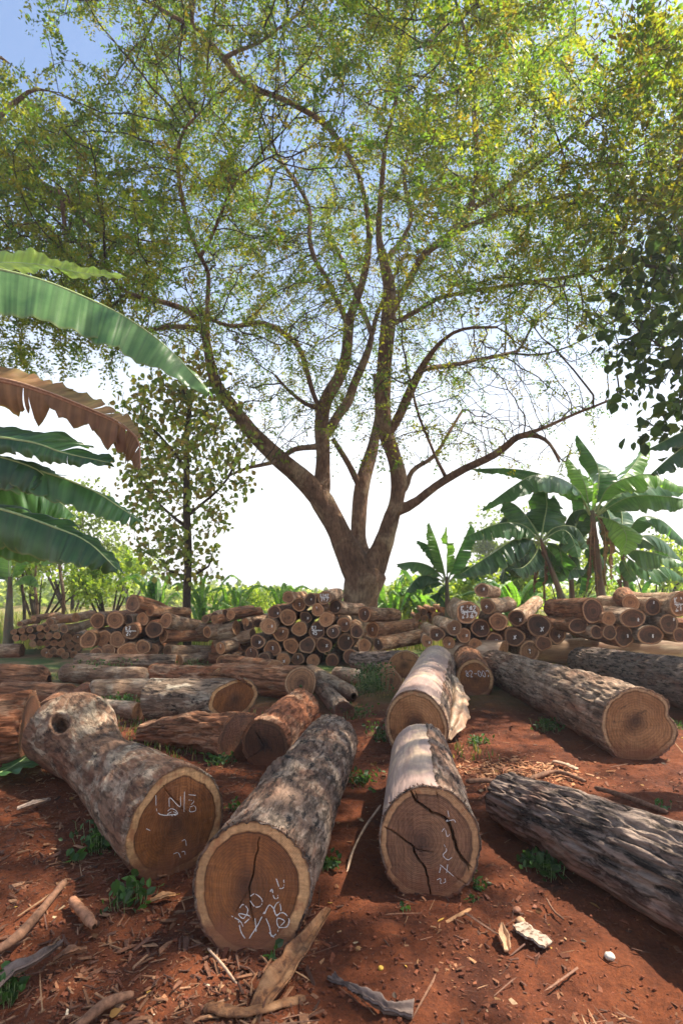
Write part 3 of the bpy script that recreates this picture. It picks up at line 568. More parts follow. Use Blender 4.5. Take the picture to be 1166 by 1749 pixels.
stack('the far left stack', 'logs of the far left stack', 0, 980, K, [
 ('topmost', [(170, 222, 16, D(to=(300, 205, 14), m='')), (250, 240, 20, D(m='')), (330, 225, 20, D(to=(460, 200, 20), m='', b='pale')), (100, 250, 14, D(to=(190, 235, 14), m=''))]),
 ('second', [(110, 285, 16, D(m='')), (150, 280, 16, D(m='')), (200, 270, 17, D(m='')), (235, 275, 17, D(m='')), (272, 268, 18, D(m='')), (320, 275, 22, D(to=(450, 245, 20), b='pale', m='')), (70, 290, 15, D(m=''))]),
 ('third', [(80, 320, 17, D(m='')), (120, 318, 17, D(m='')), (160, 315, 17, D(m='')), (205, 308, 18, D(m='')), (245, 310, 18, D(m='')), (285, 308, 18, D(m='')), (335, 318, 24, D(m='')), (385, 322, 22, D(m='d'))]),
 ('fourth', [(200, 345, 17, D(m='')), (235, 346, 17, D(m='')), (270, 345, 18, D(m='')), (308, 348, 19, D(m='')), (350, 355, 19, D(m='')), (390, 365, 20, D(m='')), (165, 350, 16, D(m=''))]),
 ('lowest', [(225, 392, 20, D(m='x')), (265, 385, 19, D(m='')), (303, 388, 19, D(m='')), (342, 395, 20, D(m='')), (285, 425, 19, D(m='')), (325, 428, 19, D(m='')), (245, 425, 17, D(m='')), (368, 425, 20, D(m=''))]),
], 12.0, -.35, 1.8, 8, faces=('pile2', 'pile', 'pile2'))
stack('the right stack', 'logs of the right stack', 766, 970, K, [
 ('topmost', [(166, 112, 36, D(m='x', f='pile', to=(228, 122, 32)))]),
 ('second', [(95, 220, 56, D(m='K.142|23.67', f='pile')), (192, 190, 40, D(m='+', f='pile', to=(300, 180, 36))), (337, 248, 43, D(to=(435, 170, 34), m='x', f='piledark', b='pale'))]),
 ('third', [(28, 298, 38, D(m='x', f='pile')), (158, 300, 48, D(m='x', f='piledark')), (247, 267, 46, D(m='', f='pile')), (447, 288, 58, D(m='x', f='piledark')), (540, 332, 45, D(m='+', f='pile'))]),
 ('lowest', [(75, 336, 37, D(m='x')), (0, 372, 30, D(m='x')), (-60, 330, 36, D(m='x', f='piledark')), (225, 362, 42, D(m='x', f='piledark')), (328, 343, 50, D(m='x', f='piledark')), (402, 415, 52, D(m='s', f='pile')), (130, 385, 34, D(m='')), (470, 375, 40, D(m='', f='piledark')), (-110, 365, 30, D(m='x'))]),
], 10.2, .08, 1.9, 11)
stack('the far right stack', 'logs of the far right stack', 766, 970, K, [
 ('topmost', [(1013, 192, 44, D(m='d', f='piledark')), (1158, 182, 62, D(m='K.141|21.78', f='pile')), (715, 212, 60, D(f='piledark', m='', ell=(.95, 1.05))), (905, 175, 42, D(m='', f='pile2', to=(870, 140, 48)))]),
 ('second', [(645, 288, 50, D(ell=(1.1, .75), m='', f='piledark')), (795, 252, 37, D(m='')), (913, 250, 58, D(ell=(1.2, .82), m='d', f='piledark')), (1095, 278, 48, D(m='d', f='piledark'))]),
 ('lowest', [(870, 338, 54, D(m='d', f='piledark')), (1002, 335, 57, D(ell=(1.2, .82), m='d', f='piledark')), (1152, 335, 38, D(m='')), (800, 320, 38, D(m='', f='piledark')), (735, 320, 34, D(m='', f='piledark')), (1220, 300, 50, D(m=''))]),
], 9.6, -.05, 1.7, 12)
stack('the small distant stack', 'thin logs of the small distant stack', 380, 980, K, [
 ('topmost', [(1000, 190, 18, D(m='')), (1045, 180, 17, D(m='')), (1100, 175, 16, D(m=''))]),
 ('second', [(970, 215, 17, D(m='')), (1005, 225, 18, D(m='')), (1055, 210, 17, D(m='')), (1090, 210, 18, D(m='')), (1130, 200, 17, D(m=''))]),
 ('third', [(985, 258, 18, D(m='')), (1040, 240, 18, D(m='', f='pile2')), (1080, 245, 18, D(m='')), (925, 250, 14, D(m='', to=(960, 240, 14)))]),
 ('lowest', [(945, 282, 17, D(m='')), (985, 290, 17, D(m='')), (1025, 282, 17, D(m='')), (1065, 285, 18, D(m=''))]),
], 14.5, .05, 1.8, 14)
stack('low stack behind the gap', 'low row of logs between left and middle stacks', 380, 980, K, [
 ('second', [(20, 250, 38, D(m='', to=(-110, 280, 32), b='pale', ty=.3)), (130, 262, 26, D(m='')), (175, 245, 22, D(m=''))]),
 ('topmost', [(15, 195, 18, D(m='', to=(150, 172, 14))), (75, 190, 22, D(m='')), (-40, 210, 20, D(m='')), (-85, 225, 20, D(m='')), (115, 240, 20, D(m='', to=(210, 215, 18), f='pile2')), (35, 215, 22, D(m='', to=(190, 195, 20)))]),
 ('lowest', [(70, 270, 42, D(m='', to=(-60, 295, 36), b='pale', ty=.2)), (150, 300, 30, D(m='', to=(-30, 340, 30), b='pale', ty=.3)), (105, 345, 40, D(m='', to=(-40, 370, 34), b='brown', ty=.2)), (20, 400, 34, D(m='')), (100, 410, 30, D(m=''))]),
], 11.2, -.05, 1.9, 15)

# ------------------------------------------------------------------ trees
def bark_tree(name, c1, c2, c3):
    s = NT(name); c = s.coord((1, 1, .3)); n1 = s.noise(c, 6, 8, .7, .6); n2 = s.noise(s.coord(), 1.6, 5, .6, .6); n3 = s.noise(c, 26, 6, .7)
    col = s.mix(s.ramp(n1, [(.35, 0.), (.66, 1.)]), c1, c2); col = s.mix(s.ramp(n2, [(.5, 0.), (.64, .8)]), col, c3)
    col = s.mix(.9, col, s.ramp(n3, [(.33, .45), (.62, 1.3)]), 'MULTIPLY')
    return s.fin(col, .9, s.bump(s.math('ADD', n1, s.math('MULTIPLY', n3, .7)), 1., .09), .2)
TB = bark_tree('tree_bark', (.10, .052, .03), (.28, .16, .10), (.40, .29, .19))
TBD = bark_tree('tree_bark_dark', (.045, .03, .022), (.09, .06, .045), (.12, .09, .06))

def tube_tree(pos, par, rad, k=7, kmax=14):
    """one surface per chain; pos (n,3), par (n,), rad (n,)"""
    n = len(pos); kids = [[] for _ in range(n)]
    for i in range(n):
        if par[i] >= 0: kids[par[i]].append(i)
    chains = []; starts = [(i, None) for i in range(n) if par[i] < 0]
    while starts:
        i, p = starts.pop(); ch = [] if p is None else [p]; ch.append(i)
        while kids[i]:
            ks = sorted(kids[i], key=lambda q: -rad[q])
            for q in ks[1:]: starts.append((q, i))
            i = ks[0]; ch.append(i)
        chains.append((ch, p is not None))
    Vs, Fs = [], []; b = 0
    for ch, side in chains:
        if len(ch) < 2: continue
        P = pos[ch]; r = rad[ch].copy()
        if side: r[0] = min(r[1] * 1.35, rad[ch[0]] * .95)
        if len(P) > 3 and r.max() > .03:
            m = max(4, int(len(P) * 1.0)); P2 = P.copy(); P2[1:-1] = .25 * P[:-2] + .5 * P[1:-1] + .25 * P[2:]; P = P2
        kk = 4 if r.max() < .012 else 5 if r.max() < .03 else (k if r.max() < .12 else kmax)
        T = np.gradient(P, axis=0); T /= np.linalg.norm(T, axis=1)[:, None] + 1e-9
        u = np.cross(T[0], [0.3, .9, .2]); u /= np.linalg.norm(u); rings = []
        a = np.linspace(0, 2 * PI, kk, endpoint=False)
        for j in range(len(P)):
            u = u - T[j] * (u @ T[j]); u /= np.linalg.norm(u) + 1e-9; v = np.cross(T[j], u)
            rings.append(P[j] + r[j] * (np.cos(a)[:, None] * u + np.sin(a)[:, None] * v))
        Vc = np.vstack(rings); Vs.append(Vc); Fs.append(strip(len(P), kk, True, b)); b += len(Vc)
    return np.vstack(Vs), np.vstack(Fs)

def limbs_nodes(limbs, step=.22, seed=1, world=False):
    """limbs: list of [(px,py,rpx,Y)...]; each later limb is joined to the nearest node already there"""
    pos, par, rad = [], [], []; rd = np.random.default_rng(seed)
    for li, L_ in enumerate(limbs):
        sc_ = 1.0 if world else .92
        P = np.array(L_, float) if world else np.array([[*at(a, b, Y), sc_ * r * depth(at(a, b, Y)) / F] for a, b, r, Y in L_])
        ln = np.linalg.norm(np.diff(P[:, :3], axis=0), axis=1).sum(); n = max(3, int(ln / step)); Q = catmull(P, n)
        wob = .035 * np.stack([vnoise(np.column_stack([Q[:, 2] * 1.7, Q[:, 0] * 1.7, np.full(n, k * 9.)]), seed + li) for k in range(3)], 1); wob[0] = 0
        Q[:, :3] += wob * np.minimum(1, np.arange(n) / 4)[:, None]
        p = -1
        if pos:
            A = np.array(pos); d = np.linalg.norm(A - Q[0, :3], axis=1); p = int(d.argmin())
        for j in range(n):
            if j == 0 and p >= 0: continue
            pos.append(Q[j, :3]); par.append(p); rad.append(max(.008, Q[j, 3])); p = len(pos) - 1
    return pos, par, rad
def colonize(pos, par, rad, att, step=.3, kill=.42, infl=3.0, iters=60, tip=.006, seed=1, grav=.0, minr=None):
    n0 = len(pos); pos = [np.array(p) for p in pos]; par = list(par); rd = np.random.default_rng(seed)
    A = np.array(att); P = np.array(pos); alive = np.ones(len(A), bool)
    nd = np.full(len(A), 1e9); ni = np.zeros(len(A), int)
    def upd(i0):
        Q = np.array(pos[i0:])
        for c in range(0, len(Q), 400):
            q = Q[c:c + 400]; d = np.linalg.norm(A[:, None] - q[None], axis=2); m = d.min(1); am = d.argmin(1) + i0 + c
            k = m < nd; nd[k] = m[k]; ni[k] = am[k]
    upd(0)
    for it in range(iters):
        act = alive & (nd < infl)
        if not act.any(): break
        idx = np.where(act)[0]; i0 = len(pos); dirs = {}
        for a in idx:
            dirs.setdefault(ni[a], []).append(a)
        for k, aa in dirs.items():
            v = A[aa] - pos[k]; v = (v / (np.linalg.norm(v, axis=1)[:, None] + 1e-9)).sum(0); v = v / (np.linalg.norm(v) + 1e-9) + rd.normal(0, .16, 3); v[2] -= grav
            if k >= 1 and par[k] >= 0:
                pv = pos[k] - pos[par[k]]; v = v + .35 * pv / (np.linalg.norm(pv) + 1e-9)
            v /= np.linalg.norm(v); pos.append(pos[k] + v * step); par.append(k)
        upd(i0); alive &= nd > kill
        if len(pos) > 40000: break
    n = len(pos); ex = 2.25; acc = np.zeros(n); par = np.array(par); kidn = np.zeros(n, int)
    for i in range(n - 1, n0 - 1, -1):
        if acc[i] == 0: acc[i] = tip ** ex
        if par[i] >= 0: acc[par[i]] += acc[i]
    R_ = acc ** (1 / ex); R_[:n0] = np.array(rad)
    for i in range(n0, n):
        R_[i] = min(R_[i], R_[par[i]] * .92)
    return np.array(pos), par, R_, n0
def sprays(P, Dir, n_leaf, ln, size, pal, rd, droop=.25, spread=.5, w=.5):
    """compound leaves: leaflets on both sides of a short rachis; returns quads"""
    n = len(P); pal = np.array(pal)
    Dn = Dir + rd.normal(0, spread, (n, 3)); Dn[:, 2] -= droop; Dn /= np.linalg.norm(Dn, axis=1)[:, None]
    ll = ln * (.6 + .8 * rd.random(n)); up = rd.normal(0, .5, (n, 3)); up[:, 2] += .8
    side = np.cross(Dn, up); side /= np.linalg.norm(side, axis=1)[:, None] + 1e-9; nr = np.cross(side, Dn)
    t = (np.arange(n_leaf) // 2 + 1) / (n_leaf // 2); sg = np.where(np.arange(n_leaf) % 2 == 0, 1., -1.)
    base = P[:, None] + Dn[:, None] * (ll[:, None] * t[None])[..., None] + rd.normal(0, ln * .06, (n, n_leaf, 3)); base[:, :, 2] -= (ll[:, None] * .25 * t[None] ** 2)
    sz = size * (.6 + .8 * rd.random((n, n_leaf)))[..., None]
    a = side[:, None] * sg[None, :, None] + .45 * Dn[:, None] + rd.normal(0, .28, (n, n_leaf, 3)); a /= np.linalg.norm(a, axis=2)[..., None]
    b = np.cross(a, nr[:, None] + rd.normal(0, .35, (n, n_leaf, 3))); b /= np.linalg.norm(b, axis=2)[..., None] + 1e-9
    V = np.stack([base, base + a * sz * .5 + b * sz * w * .5, base + a * sz, base + a * sz * .45 - b * sz * w * .5], 2).reshape(-1, 3)
    ci = rd.integers(0, len(pal), n); c = pal[ci] * (.75 + .5 * rd.random((n, 1))); c = np.repeat(c, n_leaf * 4, 0)
    c = c * np.repeat(.85 + .3 * rd.random((n * n_leaf, 1)), 4, 0)
    return V, np.arange(len(V)).reshape(-1, 4), c
def broad_leaves(P, size, pal, rd, hang=.6):
    n = len(P); pal = np.array(pal); a = rd.normal(0, .7, (n, 3)); a[:, 2] -= hang; a /= np.linalg.norm(a, axis=1)[:, None]
    nr = rd.normal(0, .6, (n, 3)); nr[:, 2] += .7; b = np.cross(a, nr); b /= np.linalg.norm(b, axis=1)[:, None]; c = np.cross(b, a)
    sz = (size * (.55 + .8 * rd.random(n)))[:, None]
    pts = [P, P + a * sz * .28 + b * sz * .34 + c * sz * .08, P + a * sz * .62 + b * sz * .33 + c * sz * .06, P + a * sz - c * sz * .08, P + a * sz * .62 - b * sz * .33 + c * sz * .06, P + a * sz * .28 - b * sz * .34 + c * sz * .08]
    V = np.stack(pts, 1).reshape(-1, 3); i = np.arange(n)[:, None] * 6
    Fq = np.vstack([i + [[0, 1, 2, 3]], i + [[0, 3, 4, 5]]]); cc = pal[rd.integers(0, len(pal), n)] * (.7 + .6 * rd.random((n, 1)))
    return V, Fq, np.repeat(cc, 6, 0)
def ell_pts(n, c, r, rd, shell=.35, zmin=None):
    P = rd.normal(0, 1, (n, 3)); P /= np.linalg.norm(P, axis=1)[:, None]; P *= (shell + (1 - shell) * rd.random((n, 1)) ** .6); P = P * np.array(r) + np.array(c)
    return P
def proj(P):
    d = P - np.array([0, 0, CAMH]); dep = d @ np.array(FWD); dep = np.where(dep < .1, .1, dep)
    return CX + F * d[:, 0] / dep, CY - F * (d @ np.array(UPV)) / dep, dep
PAL_MAIN = [(.12, .165, .02), (.17, .18, .02), (.07, .135, .025), (.19, .20, .03), (.065, .13, .035), (.11, .19, .03), (.15, .18, .03), (.09, .16, .03), (.16, .13, .03)]
PAL_DARK = [(.03, .06, .015), (.045, .075, .018), (.025, .05, .018), (.07, .08, .015)]

rdm = np.random.default_rng(3); T0 = 14.2
B = -1.5; main_limbs = [
 [(614, 1112, 40, T0), (615, 1045, 32, T0), (617, 1005, 34, T0), (624, 980, 36, T0), (625, 962, 20, T0), (625, 952, 8, T0)],
 [(617, 995, 30, T0), (597, 945, 25, T0), (571, 893, 20.5, T0), (548, 848, 21, T0), (507, 808, 17.5, T0 - .3), (458, 770, 15.5, T0 - .6), (420, 727, 13.5, T0 - .9), (388, 684, 12, T0 - 1.2), (364, 642, 10, T0 - 1.4), (352, 590, 8, T0 - 1.6), (335, 545, 6, T0 - 1.9), (290, 520, 5, T0 - 2.3), (215, 500, 4, T0 - 2.8), (170, 450, 3, T0 - 3.1)],
 [(549, 850, 19, T0), (552, 790, 13, T0), (551, 740, 14, T0), (552, 700, 12.5, T0 - .1), (566, 665, 12, T0 - .2), (582, 636, 11, T0 - .3), (590, 600, 10, T0 - .4), (595, 555, 9.5, T0 - .5), (604, 525, 8, T0 - .6), (614, 490, 7, T0 - .7), (628, 430, 6, T0 - .9), (630, 370, 5, T0 - 1.1), (610, 290, 4.5, T0 - 1.5), (560, 215, 5, T0 - 1.9), (490, 172, 5, T0 - 2.3), (435, 148, 5, T0 - 2.6), (408, 130, 5, T0 - 2.8), (382, 98, 5, T0 - 3), (350, 62, 5, T0 - 3.2), (320, 40, 4, T0 - 3.4), (255, 3, 3, T0 - 3.7)],
 [(320, 40, 4, T0 - 3.4), (332, 0, 4, T0 - 3.6), (340, -60, 3, T0 - 3.8)], [(382, 98, 4, T0 - 3), (440, 70, 3, T0 - 3.2), (512, 22, 2.5, T0 - 3.5)],
 [(556, 752, 8, T0), (575, 712, 9, T0 + .3), (592, 688, 9, T0 + .5), (606, 650, 8, T0 + .7), (622, 610, 7, T0 + .9), (636, 570, 5, T0 + 1.1), (650, 520, 4, T0 + 1.4), (690, 440, 3, T0 + 1.8)],
 [(551, 700, 5, T0), (522, 692, 4, T0 - .3), (492, 668, 3, T0 - .5), (470, 640, 2.5, T0 - .8)], [(548, 705, 5, T0), (533, 668, 4.5, T0 - .3), (524, 636, 5, T0 - .6), (516, 600, 5, T0 - .8), (500, 578, 5, T0 - 1), (468, 560, 5, T0 - 1.3), (432, 552, 5, T0 - 1.6), (395, 558, 4, T0 - 1.9), (350, 540, 3, T0 - 2.2)],
 [(545, 764, 6, T0), (508, 766, 5, T0 - .2), (486, 780, 5, T0 - .5), (462, 793, 4, T0 - .8), (420, 801, 3, T0 - 1.2), (380, 818, 2, T0 - 1.5)],
 [(628, 968, 20, T0 + .2), (613, 930, 14, T0 + .5), (612, 880, 14, T0 + .6), (617, 825, 14, T0 + .7), (632, 780, 12, T0 + .9), (640, 745, 9, T0 + 1.1), (648, 700, 7, T0 + 1.3), (640, 640, 5, T0 + 1.6)],
 [(614, 835, 7, T0 + .6), (596, 795, 5.5, T0 + .5), (578, 768, 5, T0 + .3), (570, 750, 4, T0 + .2)],
 [(626, 995, 28, T0), (650, 935, 19, T0), (667, 890, 15, T0), (679, 850, 13.5, T0), (680, 815, 14.5, T0), (671, 780, 13, T0), (659, 740, 14, T0 - .1), (654, 680, 14, T0 - .2), (655, 620, 13.5, T0 - .3), (662, 560, 14, T0 - .4), (665, 500, 12, T0 - .5), (655, 445, 9, T0 - .6), (648, 400, 6, T0 - .8), (650, 330, 5, T0 - 1.1), (660, 240, 4, T0 - 1.5), (680, 140, 3, T0 - 2), (690, 40, 2.5, T0 - 2.4)],
 [(668, 745, 8, T0), (690, 688, 9, T0 - .2), (708, 652, 8, T0 - .4), (722, 626, 7, T0 - .6), (748, 588, 4, T0 - .9), (790, 560, 3, T0 - 1.3), (850, 560, 2.5, T0 - 1.7)],
 [(686, 878, 11, T0), (718, 850, 8, T0 - .3), (760, 820, 7.5, T0 - .7), (800, 800, 7, T0 - 1.1), (842, 780, 7, T0 - 1.5), (872, 755, 6.5, T0 - 1.8), (892, 742, 6, T0 - 2), (925, 744, 4, T0 - 2.3), (942, 762, 3, T0 - 2.4), (955, 788, 2.5, T0 - 2.5)],
 [(900, 742, 4, T0 - 2), (950, 722, 3, T0 - 2.4), (1000, 700, 2.5, T0 - 2.8), (1050, 676, 2, T0 - 3.2)],
 [(690, 845, 7, T0), (702, 805, 5, T0 + .2), (732, 785, 4, T0 + .5), (760, 750, 3, T0 + .8), (790, 700, 2.5, T0 + 1.2)],
 [(757, 812, 3, T0 - .7), (735, 760, 2.5, T0 - 1), (712, 700, 2.5, T0 - 1.2), (700, 650, 2, T0 - 1.4)],
 [(668, 540, 7, T0 - .4), (690, 490, 6, T0 - .7), (722, 436, 7, T0 - 1.2), (765, 400, 7, T0 - 1.7), (800, 365, 7, T0 - 2.1), (815, 300, 5, T0 - 2.6), (812, 210, 4.5, T0 - 3.2), (800, 100, 3.5, T0 - 4), (780, 20, 2.5, T0 - 4.6)],
 [(800, 362, 6, T0 - 2.1), (870, 312, 5, T0 - 2.8), (940, 262, 4, T0 - 3.5), (1010, 205, 3.5, T0 - 4.1), (1090, 135, 2.5, T0 - 4.8)],
 [(762, 402, 5, T0 - 1.7), (840, 368, 5, T0 - 2.3), (920, 344, 4.5, T0 - 3), (990, 330, 3.5, T0 - 3.6), (1035, 362, 2, T0 - 4)],
 [(664, 560, 5, T0 - .4), (735, 516, 4.5, T0 - 1), (800, 500, 4, T0 - 1.6), (900, 482, 3.5, T0 - 2.4), (1000, 465, 3, T0 - 3.2), (1170, 415, 2.5, T0 - 4.4)],
 [(352, 600, 5, T0 - 1.6), (356, 480, 4, T0 - 2.1), (344, 440, 4, T0 - 2.4), (320, 380, 4, T0 - 2.7), (305, 285, 3.5, T0 - 3.2), (312, 228, 3, T0 - 3.5), (345, 190, 2, T0 - 3.8)],
 [(345, 440, 3.5, T0 - 2.4), (375, 370, 3, T0 - 2.8), (392, 320, 2.5, T0 - 3.1), (425, 288, 2, T0 - 3.4)],
 [(595, 560, 6, T0 - .4), (570, 500, 5, T0 - .1), (530, 420, 4.5, T0 + .4), (525, 350, 4, T0 + .9), (470, 260, 3, T0 + 1.5)],
 [(655, 450, 6, T0 - .6), (700, 380, 4, T0 + .2), (690, 280, 3.5, T0 + 1), (720, 200, 3, T0 + 1.6)],
 [(636, 575, 5, T0 + 1.1), (600, 480, 4, T0 + 2), (560, 400, 3, T0 + 3)], [(720, 630, 5, T0 - .6), (790, 620, 4, T0 + .5), (880, 600, 3, T0 + 1.5)],
 [(352, 560, 5, T0 - 1.7), (270, 560, 4, T0 - .5), (180, 580, 3, T0 + .5)],
]
mp, mpar, mrad = limbs_nodes(main_limbs, .2, 4)
A_ = np.vstack([ell_pts(11500, (.6, 12.6, 10.6), (9.2, 7.0, 7.0), rdm, .3), ell_pts(1500, (.4, 10., 14.5), (8, 4.5, 3.5), rdm, .1), ell_pts(1300, (5.5, 10.5, 9.5), (4.5, 3.5, 4.), rdm, .2), ell_pts(900, (3.2, 13.5, 6.0), (4.6, 3, 2.2), rdm, .1), ell_pts(300, (-1.8, 14, 6.0), (1.6, 2, 1.6), rdm, .1)])
ax_, ay_, ad_ = proj(A_)
def sky_gap(x, y, rd):
    n = rd.normal(0, 22, (len(x), 2)); x = x + n[:, 0]; y = y + n[:, 1]
    return ((x < 205) & (y < 175) & (y > 30)) | ((x < 60) & (y < 150)) | ((x > 990) & (y < 120) & (x < 1075)) | ((x > 1060) & (y < 30))
low = 760 + 60 * np.sin(ax_ / 150.)
keep = (~sky_gap(ax_, ay_, rdm)) & (ay_ < low + 90) & (A_[:, 1] > 5.2) & (A_[:, 2] > 3.6)
keep &= ~((ax_ > 420) & (ax_ < 620) & (ay_ > 760)) & ~((ax_ < 330) & (ay_ > 620)) & ~((ay_ > 560) & (rdm.random(len(A_)) < .35)) & ~((ax_ > 1030) & (ay_ > 600))
A_ = A_[keep]
mpos, mpa, mr, n0 = colonize(mp, mpar, mrad, A_, .26, .36, 3.2, 50, .0082, 5, .02)
main = empty('spreading_tree', Matrix.Translation((float(mpos[0][0]), float(mpos[0][1]), 0)))
tag(main, 'tall spreading tree with forked brown trunk behind the middle log stack', 'tree'); MO = np.array(main.location)
# flare and roots at the base
tv, tf = tube_tree(mpos[:n0], np.array(mpa[:n0]), mr[:n0], 10, 22)
pn = fbm(tv * np.array([5, 5, 1.2]), 77, 3)[:, None]; big = np.clip((6.5 - tv[:, 2:3]) / 6.5, 0, 1)
ctr = np.array([mpos[0][0], mpos[0][1], 0]); dirv = tv - ctr; dirv[:, 2] = 0; dirv /= np.linalg.norm(dirv, axis=1)[:, None] + 1e-6
tv = tv + dirv * pn * .07 * big + dirv * .02 * vnoise(tv * np.array([16, 16, 4]), 5)[:, None] * big + dirv * (np.clip(.7 - tv[:, 2:3], 0, 1) * .2)
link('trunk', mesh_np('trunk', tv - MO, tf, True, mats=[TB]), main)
# twigs: everything grown beyond the traced limbs
def sub_tree(pos, par, rad, n0):
    used = sorted(set(range(n0, len(pos))) | set(int(par[i]) for i in range(n0, len(pos)) if par[i] < n0)); mp_ = {u: k for k, u in enumerate(used)}
    pp = np.array([mp_.get(int(par[u]), -1) if u >= n0 else -1 for u in used]); rr = rad[used].copy()
    first = [k for k, u in enumerate(used) if u < n0]
    for k in first:
        ch = [rr[j] for j in range(len(used)) if pp[j] == k] if len(used) < 400 else None
    return pos[used], pp, rr, np.array(used) < n0
sp_pos, sp_par, sp_rad, isroot = sub_tree(mpos, mpa, mr, n0)
mxr = np.zeros(len(sp_pos)); np.maximum.at(mxr, sp_par[sp_par >= 0], sp_rad[np.where(sp_par >= 0)[0]]); sp_rad = np.where(isroot, mxr, sp_rad)
bv, bf = tube_tree(sp_pos, sp_par, sp_rad, 6, 10)
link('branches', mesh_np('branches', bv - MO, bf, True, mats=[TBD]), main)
def crown_from(pos, par, rad, n0, per, nl, ln, size, pal, rd, rmax=.03, dens=None, **kw):
    idx = np.array([i for i in range(n0, len(pos)) if rad[i] < rmax]); idx = np.repeat(idx, per)
    if dens is not None: idx = idx[rd.random(len(idx)) < dens(pos[idx])]
    d = pos[idx] - pos[par[idx]]; d /= np.linalg.norm(d, axis=1)[:, None] + 1e-9; t = rd.random((len(idx), 1))
    return sprays(pos[par[idx]] * (1 - t) + pos[idx] * t, d, nl, ln, size, pal, rd, **kw)
def dens_main(P):
    x, y, d = proj(P); f = np.clip(1.05 - (y - 330) / 480, .25, 1.0); cl = fbm(P * .6, 21, 3); return f * np.clip(.52 + 3.4 * cl, .03, 1)
cv, cf, cc = crown_from(mpos, mpa, mr, n0, 4, 20, .42, .066, PAL_MAIN, rdm, dens=dens_main, spread=.75)
link('crown', mesh_np('crown', cv - MO, cf, False, cc, [LEAF]), main)
print('main', len(mpos), len(cf))

def side_tree(name, label, limbs, att, pal, seed, nl=14, ln=.34, size=.085, per=4, infl=3.2, bark=TBD, dens=None, broad=0, kill=.4, group=None, tip=.0055, hang=.6, step=.26, world=False):
    rd = np.random.default_rng(seed); p, pa, r = limbs_nodes(limbs, .22, seed, world); pos, par, rad, n0 = colonize(p, pa, r, att, step, kill, infl, 40, tip, seed, .02)
    root = empty(name, Matrix.Translation((float(pos[0][0]), float(pos[0][1]), 0))); tag(root, label, 'tree', group); O = np.array(root.location)
    v, f = tube_tree(pos, par, rad, 7, 12); link('trunk', mesh_np('trunk', v - O, f, True, mats=[bark]), root)
    if broad:
        idx = np.array([i for i in range(n0, len(pos)) if rad[i] < .03]); idx = np.repeat(idx, per); P = pos[idx] + rd.normal(0, .12, (len(idx), 3)); v, f, c = broad_leaves(P, broad, pal, rd, hang)
        link('crown', mesh_np('crown', v - O, f, False, c, [BROAD]), root)
    else:
        v, f, c = crown_from(pos, par, rad, n0, per, nl, ln, size, pal, rd, dens=dens, spread=.7); link('crown', mesh_np('crown', v - O, f, False, c, [LEAF]), root)
    print(name, len(pos), len(f)); return root
# left neighbour: trunk stands outside the frame, its limbs reach in
r1 = np.random.default_rng(31)
att = np.vstack([ell_pts(2000, (-7.6, 11.5, 9.6), (4.2, 3.5, 4.2), r1, .2), ell_pts(500, (-7.5, 12, 5.8), (3, 2.5, 1.8), r1, .2)])
ax_, ay_, _ = proj(att); att = att[(~sky_gap(ax_, ay_, r1)) & (ay_ < 640) & (ax_ < 330)]
LN = 11.2
side_tree('neighbour_tree', 'leafy tree whose grey limb enters from the left edge above the banana leaves', [
 [(-330, 1130, 30, LN), (-330, 900, 26, LN), (-300, 600, 22, LN), (-230, 420, 16, LN)], [(-230, 420, 14, LN), (-120, 280, 10, LN), (-40, 240, 8, LN), (0, 268, 7, LN), (40, 302, 7, LN), (80, 318, 7, LN), (105, 332, 7, LN), (125, 352, 5, LN), (150, 390, 3, LN)],
 [(-40, 240, 6, LN), (20, 180, 5, LN), (60, 150, 3, LN)], [(-300, 600, 12, LN), (-160, 540, 8, LN), (-40, 520, 5, LN), (60, 500, 3, LN)], [(105, 332, 4, LN), (112, 400, 4, LN), (120, 450, 3, LN), (160, 470, 2, LN)], [(-230, 420, 10, LN), (-180, 250, 8, LN), (-60, 120, 5, LN), (0, 95, 3, LN)]],
 att, [(.10, .15, .025), (.14, .18, .03), (.06, .12, .03), (.17, .18, .03)], 31, per=3, bark=TB)
# tree added on the sunny side, mostly out of view, to shade the foreground
r5 = np.random.default_rng(35); att = np.vstack([ell_pts(1500, (4.6, 5.6, 8.8), (3.6, 3.2, 1.9), r5, .1), ell_pts(350, (1.5, 7.2, 11.5), (2.5, 1.5, 1.2), r5, .1), ell_pts(500, (1.5, 3.8, 9.0), (3., 2.5, 1.4), r5, .1)])
qx, qy, _ = proj(att); att = att[(qy < 60) | (qx > 1060) & (qy < 170)]
def hold(P):  # crown left bare where sun should reach the lower right earth
    g = onz(1010, 1655, 0); t = P[:, 2:3] / sdir.z; Q = P - t * np.array(sdir); d = np.linalg.norm((Q - np.array(g))[:, :2] / np.array([.75, .42]), axis=1); return np.where(d < 1.0, .0, np.clip(.36 + 2.4 * fbm(P * .8, 5, 2), 0, .85))
def PT(x, y, z): return np.array([x, y, z])
side_tree('added_shade_tree', 'dark feathery tree added overhead for shade, leaf sprays hanging into the top right corner', [
 [(7.2, 4.8, -.1, .30), (7.1, 4.9, 3, .25), (6.7, 5.1, 6, .2), (6.0, 5.4, 7.8, .14)], [(6.9, 5.0, 5, .14), (5., 5.0, 7.2, .09), (3.4, 5.0, 8.2, .06), (2, 4.6, 8.8, .04)], [(6.0, 5.4, 7.8, .12), (4.6, 6.0, 9, .08), (3., 6.6, 10.2, .05), (1.8, 7.0, 11, .03)]],
 att, PAL_MAIN, 35, per=5, nl=14, bark=TB, dens=hold, world=True)
